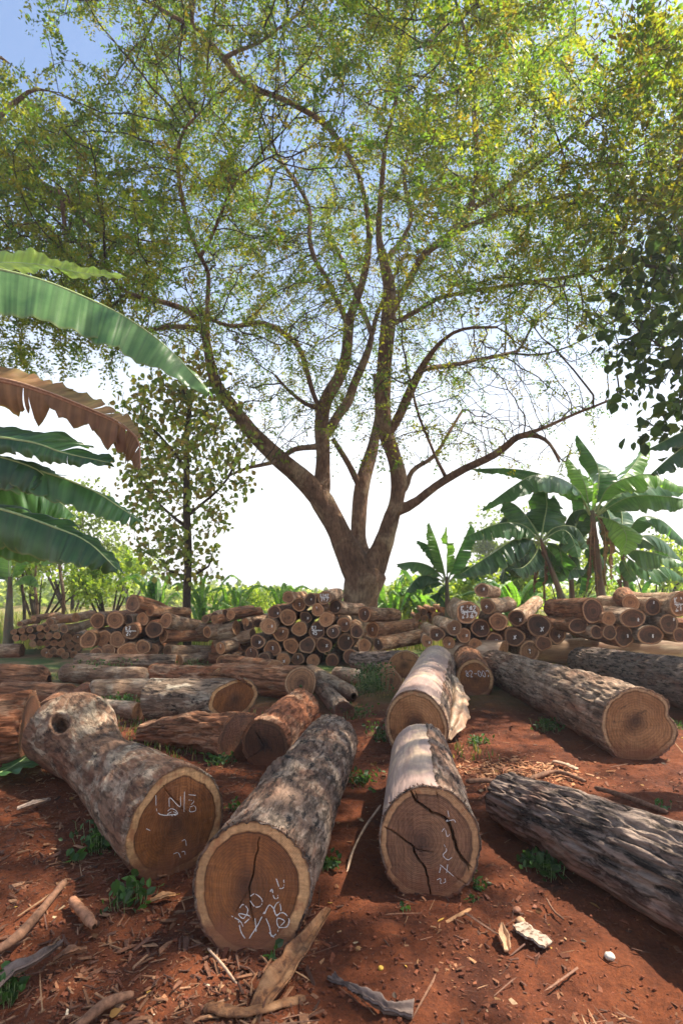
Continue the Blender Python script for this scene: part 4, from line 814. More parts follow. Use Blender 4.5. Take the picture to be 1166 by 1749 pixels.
# right broad-leaved tree, trunk outside the frame
r2 = np.random.default_rng(32); att = np.vstack([ell_pts(500, (5.0, 8.4, 5.2), (1.25, 1.2, 1.9), r2, .1), ell_pts(260, (5.6, 8.2, 3.9), (1.0, 1., 1.0), r2, .1)]); RN = 8.6
side_tree('broad_leaved_tree', 'dark big-leaved tree hanging into the right edge above the bananas', [
 [(1420, 1170, 26, RN), (1420, 900, 22, RN), (1390, 640, 18, RN), (1330, 420, 13, RN)], [(1390, 640, 9, RN), (1290, 540, 6, RN), (1190, 480, 4, RN), (1100, 450, 3, RN)], [(1400, 760, 9, RN), (1290, 700, 5, RN), (1210, 640, 3, RN), (1130, 590, 2.5, RN)]],
 att, [(.03, .065, .022), (.045, .09, .025), (.08, .12, .025), (.02, .045, .018)], 32, broad=.17, per=4, kill=.28, step=.18, bark=TBD)
r3 = np.random.default_rng(33); att = np.vstack([ell_pts(700, (5.6, 8.6, 7.8), (2., 1.6, 1.9), r3, .1)]); RN = 9.
side_tree('yellow_leaved_tree', 'sunlit yellow green tree reaching in at the upper right edge', [
 [(1480, 1160, 24, RN), (1470, 800, 20, RN), (1430, 420, 15, RN), (1360, 200, 9, RN)], [(1440, 480, 8, RN), (1280, 380, 5, RN), (1150, 350, 3.5, RN), (1060, 340, 2.5, RN)]],
 att, [(.13, .14, .02), (.09, .12, .02), (.17, .16, .02), (.05, .09, .02)], 33, broad=.11, per=5, kill=.3, step=.2, bark=TB)
# young slender tree at left with round leaves
r4 = np.random.default_rng(34); YN = 12.3; c0 = at(312, 800, YN)
att = np.vstack([ell_pts(520, (c0.x, YN, c0.z + .5), (1.55, 1.3, 2.3), r4, .1), ell_pts(90, (c0.x - .1, YN, 2.3), (1.0, .8, .55), r4, .1), ell_pts(60, (c0.x + .2, YN, 1.75), (.75, .6, .3), r4, .1)])
side_tree('slender_tree', 'slender young tree with round leaves standing behind the left stack', [
 [(320, 1118, 8, YN), (319, 1020, 7.5, YN), (322, 930, 7, YN), (317, 840, 6.5, YN), (320, 760, 5, YN), (326, 690, 4, YN), (340, 640, 3, YN)], [(319, 880, 3, YN), (370, 840, 2.5, YN), (400, 800, 2, YN)], [(319, 900, 3, YN), (270, 860, 2.5, YN), (240, 820, 2, YN)], [(320, 800, 3, YN), (270, 740, 2.5, YN)], [(320, 985, 2.5, YN), (360, 970, 2, YN)], [(320, 985, 2.5, YN), (285, 975, 2, YN)]],
 att, [(.15, .21, .055), (.20, .25, .07), (.10, .16, .045), (.24, .23, .07), (.20, .16, .06)], 34, broad=.13, per=6, kill=.2, step=.16, infl=1.5)

# ------------------------------------------------------------------ banana plants
def banana_leaf(parent, pts, wid, mat='green', fold=35, tears=4, seed=0, Mi=None, side=(1, 1), droop=.25, ragged=.0, roll=None, rib=None, wprof=None):
    wid = wid * 1.3
    rd = np.random.default_rng(seed + 100); P = catmull(np.array([list(p) for p in pts]), 90); T = np.gradient(P, axis=0); T /= np.linalg.norm(T, axis=1)[:, None]
    ln = np.linalg.norm(np.diff(P, axis=0), axis=1).sum(); n = len(P); t = np.linspace(0, 1, n)
    if roll is None: roll = 16
    if P[-1, 0] >= P[0, 0]: roll = -roll
    else: side = (side[1], side[0])
    U = np.array([0, 0, 1.]); S_ = np.cross(T, U); S_ /= np.linalg.norm(S_, axis=1)[:, None] + 1e-9; Nn = np.cross(S_, T)
    cr, sr = math.cos(R(roll)), math.sin(R(roll)); S2 = S_ * cr + Nn * sr; N2 = -S_ * sr + Nn * cr
    prof = np.clip(np.sin(PI * np.clip((t - .10) / .9, 0, 1) ** .62) ** .55, 0, 1) * (t > .10); prof[-1] = .12
    Vs, Fs, vv, ee = [], [], [], []; b = 0; Kc = 8
    for si, sg in enumerate((1, -1)):
        if side[si] == 0: continue
        cuts = sorted(set([0, n - 1] + [int(n * rd.uniform(.15, .96)) for _ in range(tears)]))
        for a0, a1 in zip(cuts[:-1], cuts[1:]):
            if a1 - a0 < 2: continue
            ii = np.arange(a0, a1 + 1); m = len(ii); extra = rd.uniform(0, 1) * droop; lw = rd.uniform(1 - ragged, 1.0); skew = rd.uniform(-.04, .10)
            tt = (ii - a0) / max(1, a1 - a0); q = np.linspace(0, 1, Kc)[None, :]
            w_ = wid * prof[ii] * side[si] * lw
            # edge of each torn strip narrows a little
            nar = 1 - (.20 + .35 * ragged) * (np.abs(tt - .5) * 2) ** 3 * rd.uniform(.3, 1); w_ = w_ * nar * (1 + ragged * .5 * vnoise(np.column_stack([ii * .9, ii * 0, ii * 0 + seed]), seed))
            ang = R(fold) + extra + .12 * np.sin(ii * .35 + rd.uniform(0, 6)) * (t[ii]); ang = ang[:, None] + q ** 1.5 * (droop * 1.6 + extra)
            dq = 1 / (Kc - 1); lat = np.cumsum(np.cos(ang) * dq, 1) - np.cos(ang) * dq * 1; ver = -(np.cumsum(np.sin(ang) * dq, 1) - np.sin(ang) * dq)
            adv = (.30 * q) * w_[:, None] + skew * q * (tt[:, None] - .5)
            rip = .010 * np.sin(ii[:, None] * 1.3 + q * 2) * q + .02 * q * vnoise(np.stack([ii[:, None] * .25 + 0 * q, q * 2 + ii[:, None] * 0, 0 * q + ii[:, None] * 0 + seed], -1), seed)
            pos = P[ii][:, None] + S2[ii][:, None] * (sg * lat * w_[:, None])[..., None] + N2[ii][:, None] * ((ver * w_[:, None]) + rip)[..., None] + T[ii][:, None] * adv[..., None]
            Vs.append(pos.reshape(-1, 3)); f = strip(m, Kc, False, b); Fs.append(f if sg > 0 else f[:, ::-1]); b += m * Kc
            vv.append(np.repeat(t[ii] * ln * .35, Kc)); ee.append(np.tile(q[0], m))
    # midrib
    k = 6; a = np.linspace(0, 2 * PI, k, endpoint=False); rr = np.interp(t, [0, .15, 1], [.022, .016, .003]) * (wid / .32) ** .5
    V = (P[:, None] + (rr[:, None] * np.cos(a)[None])[..., None] * S2[:, None] + (rr[:, None] * np.sin(a)[None])[..., None] * N2[:, None] - N2[:, None] * (rr[:, None] * .6)[..., None]).reshape(-1, 3)
    nb = sum(len(f) for f in Fs); Vs.append(V); fm = strip(n, k, True, b); Fs.append(fm); vv.append(np.zeros(len(V))); ee.append(np.zeros(len(V)))
    V = np.vstack(Vs); Fq = np.vstack(Fs); mi = np.zeros(len(Fq), int); mi[nb:] = 1
    if Mi is not None: V = V - np.array(Mi)
    link('leaf', mesh_np('leaf', V, Fq, True, mats=[BAN[mat], RIBDRY if mat in ('dry', 'orange') else RIB], mi=mi, attr={'vv': np.concatenate(vv), 'ee': np.concatenate(ee)}), parent)
s = NT('banana_stem'); c = s.coord((1, 1, .15)); n_ = s.noise(c, 9, 6, .6, .5); n2_ = s.noise(s.coord(), 3, 4, .6)
STEM = s.fin(s.mix(s.ramp(n2_, [(.42, 0.), (.6, 1.)]), s.mix(s.ramp(n_, [(.35, 0.), (.65, 1.)]), (.05, .045, .03), (.17, .15, .07)), s.mix(n_, (.07, .03, .02), (.22, .12, .07))), .55, s.bump(n_, .6, .02), .4)
def stem(parent, pts, r0, r1, O, mat=None, nm='pseudostem'):
    P = catmull(np.array([list(p) for p in pts]), 24); r = np.linspace(r0, r1, 24); r[0] *= 1.15; k = 14; a = np.linspace(0, 2 * PI, k, endpoint=False)
    V = (P[:, None] + np.stack([np.cos(a)[None] * r[:, None], np.sin(a)[None] * r[:, None], np.zeros((24, k))], -1)).reshape(-1, 3)
    V += .012 * fbm(V * np.array([14, 14, 2]), 4, 3)[:, None] * np.array([1, 1, 0]); link(nm, mesh_np(nm, V - np.array(O), strip(24, k, True), True, mats=[mat or STEM]), parent)
def banana(label, base, top, r, leaves, group='banana plants', Y=None, ox=0, oy=0, sc=1, seed=0, hangers=()):
    root = empty('banana_plant', Matrix.Translation(base)); tag(root, label, 'banana plant', group); O = root.location
    mid = (Vector(base) + Vector(top)) / 2; stem(root, [base, mid, top], r, r * .38, O)
    for k, lf in enumerate(leaves):
        pts, wid, mat = lf[0], lf[1], lf[2]; kw = lf[3] if len(lf) > 3 else {}; dy = kw.pop('dy', 0.); npt = len(pts); bdy = kw.pop('bdy', 0)
        W = [at(ox + a / sc, oy + b / sc, Y + bdy + dy * i / max(1, npt - 1)) for i, (a, b) in enumerate(pts)]
        banana_leaf(root, W, wid, mat, seed=seed + k * 7, Mi=O, **kw)
    return root
def P_(px, py, Y): return tuple(at(px, py, Y))
def base_at(px, Y): p = at(px, 1000, Y); return (p.x, p.y, 0)
GR = 'banana plants behind the log stacks'
banana('tall banana plant with upright trunk and dry hanging leaves behind the right stacks', base_at(1030, 12.6), at(1010, 872, 12.6), .13, [
 ([(815, 440), (770, 350), (690, 300), (600, 292), (520, 335), (405, 420)], .36, 'green', D(fold=28, tears=9, dy=-1.2)), ([(812, 430), (795, 330), (765, 270), (728, 225)], .22, 'light', D(fold=15, tears=2, dy=.4)),
 ([(826, 430), (845, 320), (835, 240), (765, 140)], .30, 'green', D(fold=35, tears=10, dy=.6)), ([(835, 430), (880, 340), (960, 300), (1060, 290), (1180, 350)], .36, 'light', D(fold=30, tears=6, dy=-.8)),
 ([(838, 435), (930, 360), (1050, 330), (1200, 335)], .36, 'green', D(fold=40, tears=8, dy=.5)), ([(840, 440), (960, 375), (1100, 372), (1240, 400)], .36, 'blue', D(fold=22, tears=8, dy=-1.)),
 ([(840, 410), (930, 310), (980, 250), (1035, 165)], .26, 'light', D(fold=20, tears=5, dy=1.)), ([(815, 430), (740, 340), (620, 285), (500, 266), (362, 268)], .2, 'green', D(fold=50, tears=3, dy=1.2)),
 ([(820, 440), (822, 380), (826, 330), (812, 300)], .14, 'light', D(fold=10, tears=0)), ([(838, 445), (915, 470), (950, 520), (940, 590)], .28, 'light', D(fold=15, tears=4, dy=-.9)),
 ([(830, 440), (830, 560), (838, 660), (845, 760)], .12, 'dry', D(fold=60, tears=14, ragged=.5, droop=.8, dy=-.3)), ([(835, 440), (880, 480), (890, 600), (895, 700)], .13, 'dry', D(fold=60, tears=14, ragged=.6, droop=.8, dy=-.3)),
 ([(822, 440), (815, 520), (812, 620), (800, 730)], .10, 'dry', D(fold=70, tears=12, ragged=.6, droop=.9, dy=-.2)), ([(812, 440), (790, 420), (740, 440), (700, 520)], .25, 'dark', D(fold=40, tears=6, dy=.5)),
 ([(840, 445), (870, 500), (868, 640), (880, 730)], .09, 'orange', D(fold=60, tears=10, ragged=.5, droop=.8, dy=-.35))], GR, 12.6, 640, 680, 2.217, 1)
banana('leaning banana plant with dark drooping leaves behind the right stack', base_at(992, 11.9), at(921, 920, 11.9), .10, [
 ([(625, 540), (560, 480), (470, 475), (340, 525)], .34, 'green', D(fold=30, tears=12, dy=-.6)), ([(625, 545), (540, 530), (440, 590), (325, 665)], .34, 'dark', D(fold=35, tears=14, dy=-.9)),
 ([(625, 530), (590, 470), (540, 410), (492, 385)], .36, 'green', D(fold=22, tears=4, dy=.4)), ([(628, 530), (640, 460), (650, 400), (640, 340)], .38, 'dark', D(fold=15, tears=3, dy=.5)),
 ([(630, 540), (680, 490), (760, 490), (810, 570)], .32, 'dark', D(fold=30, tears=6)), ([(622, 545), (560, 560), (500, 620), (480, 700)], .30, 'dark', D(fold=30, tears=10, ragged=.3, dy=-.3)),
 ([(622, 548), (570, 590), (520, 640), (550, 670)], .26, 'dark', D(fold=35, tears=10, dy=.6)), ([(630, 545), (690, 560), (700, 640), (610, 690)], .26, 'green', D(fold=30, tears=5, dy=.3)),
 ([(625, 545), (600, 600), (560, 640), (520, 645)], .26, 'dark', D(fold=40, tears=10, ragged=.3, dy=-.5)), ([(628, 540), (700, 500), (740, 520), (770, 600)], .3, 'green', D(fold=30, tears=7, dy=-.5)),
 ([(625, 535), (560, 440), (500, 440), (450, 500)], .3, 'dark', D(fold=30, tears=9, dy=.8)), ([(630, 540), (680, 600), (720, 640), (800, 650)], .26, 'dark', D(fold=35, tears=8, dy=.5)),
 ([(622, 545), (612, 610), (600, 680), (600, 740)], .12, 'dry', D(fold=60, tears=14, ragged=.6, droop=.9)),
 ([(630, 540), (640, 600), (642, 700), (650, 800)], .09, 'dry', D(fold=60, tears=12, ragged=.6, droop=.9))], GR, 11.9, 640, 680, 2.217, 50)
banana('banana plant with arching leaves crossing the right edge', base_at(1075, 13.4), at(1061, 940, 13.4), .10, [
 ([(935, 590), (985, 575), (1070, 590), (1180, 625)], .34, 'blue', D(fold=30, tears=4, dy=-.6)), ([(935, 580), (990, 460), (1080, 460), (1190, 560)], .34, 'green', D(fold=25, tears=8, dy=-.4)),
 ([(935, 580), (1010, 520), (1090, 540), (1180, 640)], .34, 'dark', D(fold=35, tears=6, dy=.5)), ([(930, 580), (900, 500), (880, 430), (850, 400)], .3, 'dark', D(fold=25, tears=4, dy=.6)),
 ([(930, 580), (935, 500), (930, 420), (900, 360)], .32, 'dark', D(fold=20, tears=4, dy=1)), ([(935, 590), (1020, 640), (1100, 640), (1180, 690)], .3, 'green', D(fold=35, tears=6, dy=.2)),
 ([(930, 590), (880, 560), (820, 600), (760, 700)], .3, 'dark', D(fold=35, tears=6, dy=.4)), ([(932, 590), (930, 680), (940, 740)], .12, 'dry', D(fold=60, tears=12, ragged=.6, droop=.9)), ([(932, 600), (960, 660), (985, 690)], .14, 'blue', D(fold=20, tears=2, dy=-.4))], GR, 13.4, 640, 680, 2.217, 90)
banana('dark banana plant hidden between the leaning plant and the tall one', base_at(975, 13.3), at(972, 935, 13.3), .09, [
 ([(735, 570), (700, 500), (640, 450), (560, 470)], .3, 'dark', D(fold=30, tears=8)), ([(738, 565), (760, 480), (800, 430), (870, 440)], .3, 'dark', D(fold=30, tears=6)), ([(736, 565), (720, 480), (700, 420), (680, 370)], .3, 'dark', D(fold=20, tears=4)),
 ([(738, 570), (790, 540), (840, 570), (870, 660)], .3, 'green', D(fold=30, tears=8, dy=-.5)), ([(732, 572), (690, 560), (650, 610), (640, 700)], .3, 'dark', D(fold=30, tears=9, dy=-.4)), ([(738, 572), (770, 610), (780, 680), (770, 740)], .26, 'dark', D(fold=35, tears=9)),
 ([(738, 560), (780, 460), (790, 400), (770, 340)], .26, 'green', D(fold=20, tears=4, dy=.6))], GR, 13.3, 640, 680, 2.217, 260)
banana('young banana plant with upright leaves between the trunk and the right stack', base_at(764, 13.0), at(762, 985, 13.0), .10, [
 ([(270, 690), (255, 620), (232, 540), (205, 472)], .24, 'light', D(fold=18, tears=2)), ([(275, 690), (300, 620), (330, 550), (362, 478)], .26, 'green', D(fold=20, tears=3)), ([(268, 690), (240, 610), (205, 560), (165, 540)], .2, 'green', D(fold=35, tears=3)),
 ([(265, 690), (215, 640), (150, 620), (82, 628)], .22, 'blue', D(fold=35, tears=5)), ([(272, 690), (272, 620), (274, 560), (270, 490)], .16, 'light', D(fold=10, tears=1)), ([(262, 695), (210, 670), (160, 680), (118, 735)], .26, 'dark', D(fold=35, tears=4)),
 ([(280, 695), (320, 650), (360, 640), (400, 690)], .26, 'green', D(fold=30, tears=4)), ([(265, 710), (230, 690), (200, 700), (180, 740)], .22, 'dark', D(fold=35, tears=2)), ([(272, 700), (240, 730), (250, 750), (275, 790)], .2, 'dark', D(fold=30, tears=2))], GR, 13.0, 640, 680, 2.217, 130)
banana('banana plant off the right edge whose dark leaf tips hang in', base_at(1300, 7.6), at(1260, 700, 7.6), .15, [
 ([(1250, 700), (1215, 722), (1170, 735), (1112, 764)], .22, 'dark', D(fold=35, tears=2)), ([(1250, 705), (1200, 740), (1150, 775), (1112, 808)], .2, 'dark', D(fold=35, tears=9)), ([(1262, 690), (1330, 640), (1420, 700)], .3, 'green', {})], GR, 7.6, 0, 0, 1, 160)
banana('pale banana plant at the far left behind the far left stack', base_at(22, 13.2), at(18, 985, 13.2), .12, [
 ([(18, 1000), (16, 960), (18, 925), (22, 880)], .3, 'light', D(fold=20, tears=1)), ([(18, 1000), (30, 960), (60, 945), (88, 962)], .26, 'light', D(fold=30, tears=3)), ([(18, 1005), (40, 985), (58, 985), (66, 1000)], .2, 'light', D(fold=30, tears=3)), ([(16, 1000), (0, 970), (-30, 960), (-60, 980)], .26, 'green', {})], GR, 13.2, 0, 0, 1, 180)
# the near plant at the left: stem stands outside the frame
NY = 3.9
banana('near banana plant at the left edge with one torn brown leaf among green', (-3.1, NY, 0), (-3.0, NY, 1.9), .13, [
 ([(-190, 560), (-130, 470), (-40, 455), (60, 474), (155, 511), (226, 548), (290, 597), (357, 668)], .32, 'blue', D(fold=20, tears=2, roll=40, droop=.12, side=(1., .7), dy=.5)),
 ([(-190, 560), (-100, 450), (-10, 448), (70, 452), (140, 466), (206, 470)], .25, 'lit_lime', D(fold=-12, tears=3, roll=45, droop=.05, side=(.8, .8), dy=.9, bdy=.3)),
 ([(-190, 760), (-110, 635), (0, 648), (75, 669), (151, 699), (205, 724), (236, 752), (240, 800)], .24, 'dry', D(fold=50, tears=13, roll=28, droop=.35, side=(1., 0), ragged=.55, dy=-.2)),
 ([(-190, 758), (-110, 634), (0, 645), (75, 666), (151, 696), (205, 721), (236, 748)], .12, 'orange', D(fold=0, tears=4, roll=40, droop=.0, side=(0, 1.), ragged=.2, dy=-.2)),
 ([(-190, 800), (-80, 745), (40, 752), (110, 773), (188, 790)], .22, 'dark', D(fold=10, tears=3, roll=50, side=(.4, 1.1), dy=-.4, bdy=.2)),
 ([(-190, 830), (-90, 775), (0, 788), (90, 810), (162, 839), (205, 866), (240, 890)], .17, 'green', D(fold=20, tears=8, roll=38, side=(.9, .9), dy=.2)),
 ([(-190, 850), (-90, 840), (30, 835), (90, 850), (128, 880)], .17, 'green', D(fold=20, tears=3, roll=50, dy=.5, bdy=.2)),
 ([(-190, 900), (-100, 850), (0, 868), (94, 900), (151, 926), (200, 972)], .19, 'dark', D(fold=24, tears=7, roll=40, side=(1.0, .9), dy=-.3)),
 ([(-190, 870), (-90, 770), (-20, 775), (60, 800), (90, 830)], .19, 'dark', D(fold=20, tears=3, roll=45, dy=.1)),
 ([(-190, 870), (-90, 905), (-20, 900), (60, 915), (110, 935)], .2, 'green', D(fold=20, tears=3, roll=45, dy=.1, bdy=.25)),
 ], 'banana plants', NY, 0, 0, 1, 200)

# ------------------------------------------------------------------ background greenery
def bush(label, px, Y, wpx, hpx0, hpx1, pal, seed, size=.12, n=2600, broad=True, name='bush', cat='bush', group='bushes behind the stacks'):
    """spans photo rows hpx0 (top) .. hpx1 (bottom) at distance Y"""
    rd = np.random.default_rng(seed); c = at(px, (hpx0 + hpx1) / 2, Y); dp = depth(c) / F; rx = wpx * dp; top = at(px, hpx0, Y).z; lo = max(.0, at(px, hpx1, Y).z)
    root = empty(name, Matrix.Translation((c.x, Y, 0))); tag(root, label, cat, group)
    nb = 9; cen = np.column_stack([rd.uniform(-rx, rx, nb) * .75, rd.uniform(-1, 1, nb) * .8, lo + (top - lo) * rd.uniform(.3, .78, nb)]); P = []
    for k in range(nb):
        rr = np.array([rx * .42, 1.0, (top - lo) * .33]) * rd.uniform(.6, 1.1); P.append(ell_pts(n // nb, cen[k], rr, rd, .3))
    P = np.vstack(P); P = P[P[:, 2] > .05]; P = P[fbm(P * 1.6, seed, 2) > -.10]
    if broad: v, f, cc = broad_leaves(P, size, pal, rd, .2)
    else: v, f, cc = sprays(P[::5], rd.normal(0, 1, (len(P[::5]), 3)), 10, size * 3, size, pal, rd, spread=.4)
    link('foliage', mesh_np('foliage', v, f, False, cc, [LEAF]), root)
    nodes = []; 
    pos = [np.array([0, 0, -.05])]; par = [-1]; rad = [.06]
    for k in range(nb):
        last = 0
        for q in (.35, .7, 1.):
            pos.append(cen[k] * q * np.array([1, 1, 1]) + rd.normal(0, .05, 3)); par.append(last); rad.append(.05 * (1.15 - q)); last = len(pos) - 1
    v, f = tube_tree(np.array(pos), np.array(par), np.array(rad), 5, 7); link('stems', mesh_np('stems', v, f, True, mats=[TBD]), root)
PG = [(.14, .22, .04), (.20, .28, .06), (.10, .17, .035), (.24, .30, .08)]; PP = [(.16, .22, .09), (.22, .28, .12), (.12, .17, .07)]; PD = [(.04, .08, .02), (.07, .11, .03), (.10, .15, .04)]
bush('pale green shrubbery at the far left behind the stacks', 70, 19, 110, 900, 1045, PP, 1, .13, 4200)
bush('bright bush between the far left stack and the slender tree', 190, 18, 90, 925, 1050, PG, 2, .13, 3600)
bush('dark leafy bush under the torn banana leaves', 130, 24, 130, 820, 1010, [(.10, .14, .05), (.14, .19, .07)], 3, .16, 4200)
bush('low green bush right of the slender tree', 395, 17, 60, 992, 1060, PG, 4, .1, 1800)
bush('low bright bush behind the middle stack', 500, 20, 60, 1004, 1060, PG, 5, .11, 1500)
bush('leafy bright bush just right of the forked trunk', 700, 18.5, 60, 975, 1065, PG, 6, .16, 2400)
bush('bright bush behind the right stack', 850, 18, 90, 930, 1060, PG, 7, .16, 3800)
bush('sunlit bush between the two tall banana plants', 960, 20, 80, 930, 1060, PG, 8, .14, 3200)
bush('bright bush at the right edge behind the numbered log', 1110, 19, 90, 925, 1060, PG, 9, .14, 4200)
bush('distant round bush at the right edge above the far right stack', 1150, 34, 50, 905, 1000, PD, 10, .2, 3000)
bush('distant rounded tree crown seen between the leaning leaves', 905, 36, 110, 860, 1000, [(.10, .15, .05), (.14, .2, .06)], 11, .22, 4000)
bush('distant pale tree line at the left of the slender tree', 225, 40, 60, 930, 1010, PP, 12, .22, 2200)
def reg_scrub(): 
    rd = np.random.default_rng(51); x = rd.uniform(-60, 60, 26000); y = rd.uniform(40, 60, 26000); h = .9 + 1.0 * fbm(np.stack([x * .15, y * .1, 0 * x], -1), 8, 3) + .02 * np.abs(x); z = h * rd.random(26000) ** .7 + .1
    v, f, c = broad_leaves(np.stack([x, y, z], 1), .5, [(.16, .22, .10), (.22, .27, .13), (.13, .18, .09)], rd, .1); tag(link('distant_scrub', mesh_np('distant_scrub', v, f, False, c, [LEAF])), 'pale green scrub along the far edge of the field', 'scrub', None, 'stuff')
reg_scrub()
def spiky(label, px, Y, hpx, spread, n, seed, pal=('light',), w=.09, ln=1.0):
    rd = np.random.default_rng(seed); b = base_at(px, Y); root = empty('strappy_plant', Matrix.Translation(b)); tag(root, label, 'plant', 'strappy plants behind the stacks'); z0 = at(px, hpx, Y).z
    for k in range(n):
        a = rd.uniform(0, 2 * PI); e = rd.uniform(.1, 1.1) * spread; top = z0 * rd.uniform(.45, 1.08); a += .4 * math.sin(seed); o = Vector(b)
        pts = [o + Vector((math.cos(a) * .05, math.sin(a) * .05, top * .25)), o + Vector((math.cos(a) * e * .35, math.sin(a) * e * .35, top * .75)), o + Vector((math.cos(a) * e * .8, math.sin(a) * e * .8, top)), o + Vector((math.cos(a) * e * 1.25, math.sin(a) * e * 1.25, top * .9))]
        banana_leaf(root, [p + Vector((rd.uniform(-.1, .1), rd.uniform(-.1, .1), 0)) * (q > 0) for q, p in enumerate(pts)], w * rd.uniform(.5, 1.), pal[k % len(pal)], fold=rd.uniform(5, 45), tears=int(rd.uniform(0, 4)), roll=rd.uniform(-50, 50), seed=seed * 31 + k, Mi=b)
spiky('strappy pale plant beside the slender tree trunk', 352, 14.5, 985, .9, 16, 1)
spiky('strappy pale plant left of the middle stack top', 400, 15, 990, .9, 14, 2)
spiky('strappy bright plant peeking over the middle stack', 478, 15.5, 992, .8, 12, 3)
spiky('broad strappy plant left of the slender tree', 270, 15.5, 985, 1., 12, 4, ('light', 'green'), .12)
spiky('strappy plant just right of the forked trunk', 672, 16, 985, .8, 12, 5, ('light', 'green'), .12)
spiky('tall strappy plant behind the small distant stack', 718, 17, 970, 1., 12, 6, ('light',), .14)
spiky('strappy bright plant between the leaning banana and right stack', 880, 15.5, 985, 1.1, 14, 7, ('light', 'green'), .14)
spiky('strappy bright plant behind the far right stack', 1090, 16, 975, 1.1, 14, 8, ('light', 'green'), .12)
for k, (px, y1, r, lab, Y) in enumerate([(105, 955, 3.2, 'thin pale bare trunk behind the far left stack', 15), (62, 990, 2.5, 'short reddish bare trunk left of the thin pale one', 15.5), (40, 1000, 3, 'dark crooked sapling trunk at the far left', 14.6)]):
    p, pa, r_ = limbs_nodes([[(px, 1100, r, Y), (px + 3, 1030, r, Y), (px - 2, y1, r * .8, Y), (px + 4, y1 - 55, r * .4, Y)]], .2, k); v, f = tube_tree(np.array(p), np.array(pa), np.array(r_), 8, 8)
    o = empty('sapling', Matrix.Translation((p[0][0], p[0][1], 0))); tag(o, lab, 'sapling', 'thin saplings at the far left'); O = np.array(o.location); link('trunk', mesh_np('trunk', v - O, f, True, mats=[TB if k != 2 else TBD]), o)
    rd = np.random.default_rng(k); e = np.array(p[-1]); v, f, cc = broad_leaves(e + rd.normal(0, .28, (160, 3)), .13, PG, rd, .2); link('crown', mesh_np('crown', v - O, f, False, cc, [LEAF]), o)

# ------------------------------------------------------------------ weeds, grass, litter
def weed(label, px, py, rpx, seed, n=60, size=.035, h=.08, pal=((.035, .085, .02), (.05, .12, .025), (.03, .07, .02)), name='weed'):
    rd = np.random.default_rng(seed); c = onz(px, py, 0.0); rr = rpx * depth(c) / F; g = float(gz(c.x, c.y))
    root = empty(name, Matrix.Translation((c.x, c.y, g))); tag(root, label, 'weed', 'small green weeds on the earth')
    P = rd.normal(0, .45, (n, 3)) * np.array([rr, rr, 0]); P[:, 2] = h * rd.random(n) + gz(P[:, 0] + c.x, P[:, 1] + c.y) - g; v, f, cc = broad_leaves(P, size, pal, rd, -.15)
    link('leaves', mesh_np('leaves', v, f, False, cc, [WEED]), root)
    pos, par, rad = [np.array([0, 0, -.04]), np.array([0, 0, -.03])], [-1, 0], [.004, .004]
    for k in range(0, n, 2):
        b = len(pos); pos += [P[k] * np.array([.85, .85, 0]) + np.array([0, 0, -.02]), P[k]]; par += [1, b]; rad += [.0016, .0012]
    v, f = tube_tree(np.array(pos), np.array(par), np.array(rad), 4, 4); link('stems', mesh_np('stems', v, f, True, mats=[RIB]), root)
for k, (lab, px, py, r, n, sz, h) in enumerate([
 ('bushy feathery weed between the mid logs', 635, 1180, 38, 520, .035, .38), ('green weed tuft at the foot of the middle stack', 548, 1128, 26, 260, .04, .3), ('weed patch beside the arched small log', 600, 1225, 40, 240, .03, .12),
 ('weed tuft on the red earth right of the peeled log', 815, 1272, 20, 90, .03, .06), ('dark weed clump under the lobed log', 936, 1245, 26, 160, .035, .1), ('weeds in the shade below the long grey log', 930, 1478, 40, 170, .042, .07),
 ('leafy weed below the knotty log', 222, 1545, 46, 60, .05, .08), ('dark weeds against the underside of the knotty log', 180, 1440, 46, 220, .04, .1), ('sprig left of the knotty log cut', 128, 1468, 12, 10, .05, .06), ('green weed right of the centre front log', 560, 1490, 24, 60, .035, .06),
 ('weeds between the cracked log and the centre log', 615, 1330, 36, 130, .03, .06), ('small weed by the cracked cut', 812, 1515, 18, 26, .03, .04), ('tiny sprout right of the cracked cut base', 806, 1540, 8, 9, .028, .04), ('weeds at the bottom left corner', 15, 1690, 28, 60, .04, .08),
 ('sprout beneath the centre front log', 466, 1650, 9, 9, .035, .05), ('weeds under the crooked brown log', 375, 1305, 24, 90, .035, .06), ('thin grass like weed behind the centre front log', 395, 1385, 22, 30, .03, .04), ('weeds behind the knotty log beside the pale one', 200, 1215, 36, 300, .035, .2),
 ('weeds on the pale flattened logs', 175, 1160, 60, 320, .035, .3), ('weed tuft far right beside the lobed cut', 1150, 1245, 18, 60, .03, .08), ('weed beside the lobed log base', 1128, 1385, 14, 20, .035, .04), ('small light weed on a pale log', 330, 1150, 28, 90, .03, .22),
 ('weed tuft in the shadow left of the peeled log', 650, 1265, 26, 120, .03, .12), ('single bright sapling sprout before the side-lying brown log', 510, 1195, 9, 22, .05, .2), ('weeds at the gap before the right stack', 838, 1118, 14, 60, .03, .2), ('weed on the earth near the long log rounded end', 690, 1560, 8, 8, .025, .03)]):
    weed(lab, px, py, r, 300 + k, n, sz, h)
# banana leaf pieces lying on the ground at left
def lying_leaf(label, pts, wid, mat, seed):
    W = [onz(a, b, z) for a, b, z in pts]; root = empty('fallen_leaf', Matrix.Translation(W[0])); tag(root, label, 'leaf', None); banana_leaf(root, W, wid, mat, fold=6, tears=2, seed=seed, Mi=root.location, droop=.1)
lying_leaf('green banana leaf lying on the ground beside the knotty log', [(-30, 1330, .05), (20, 1310, .08), (60, 1280, .10), (95, 1245, .12)], .17, 'green', 3)

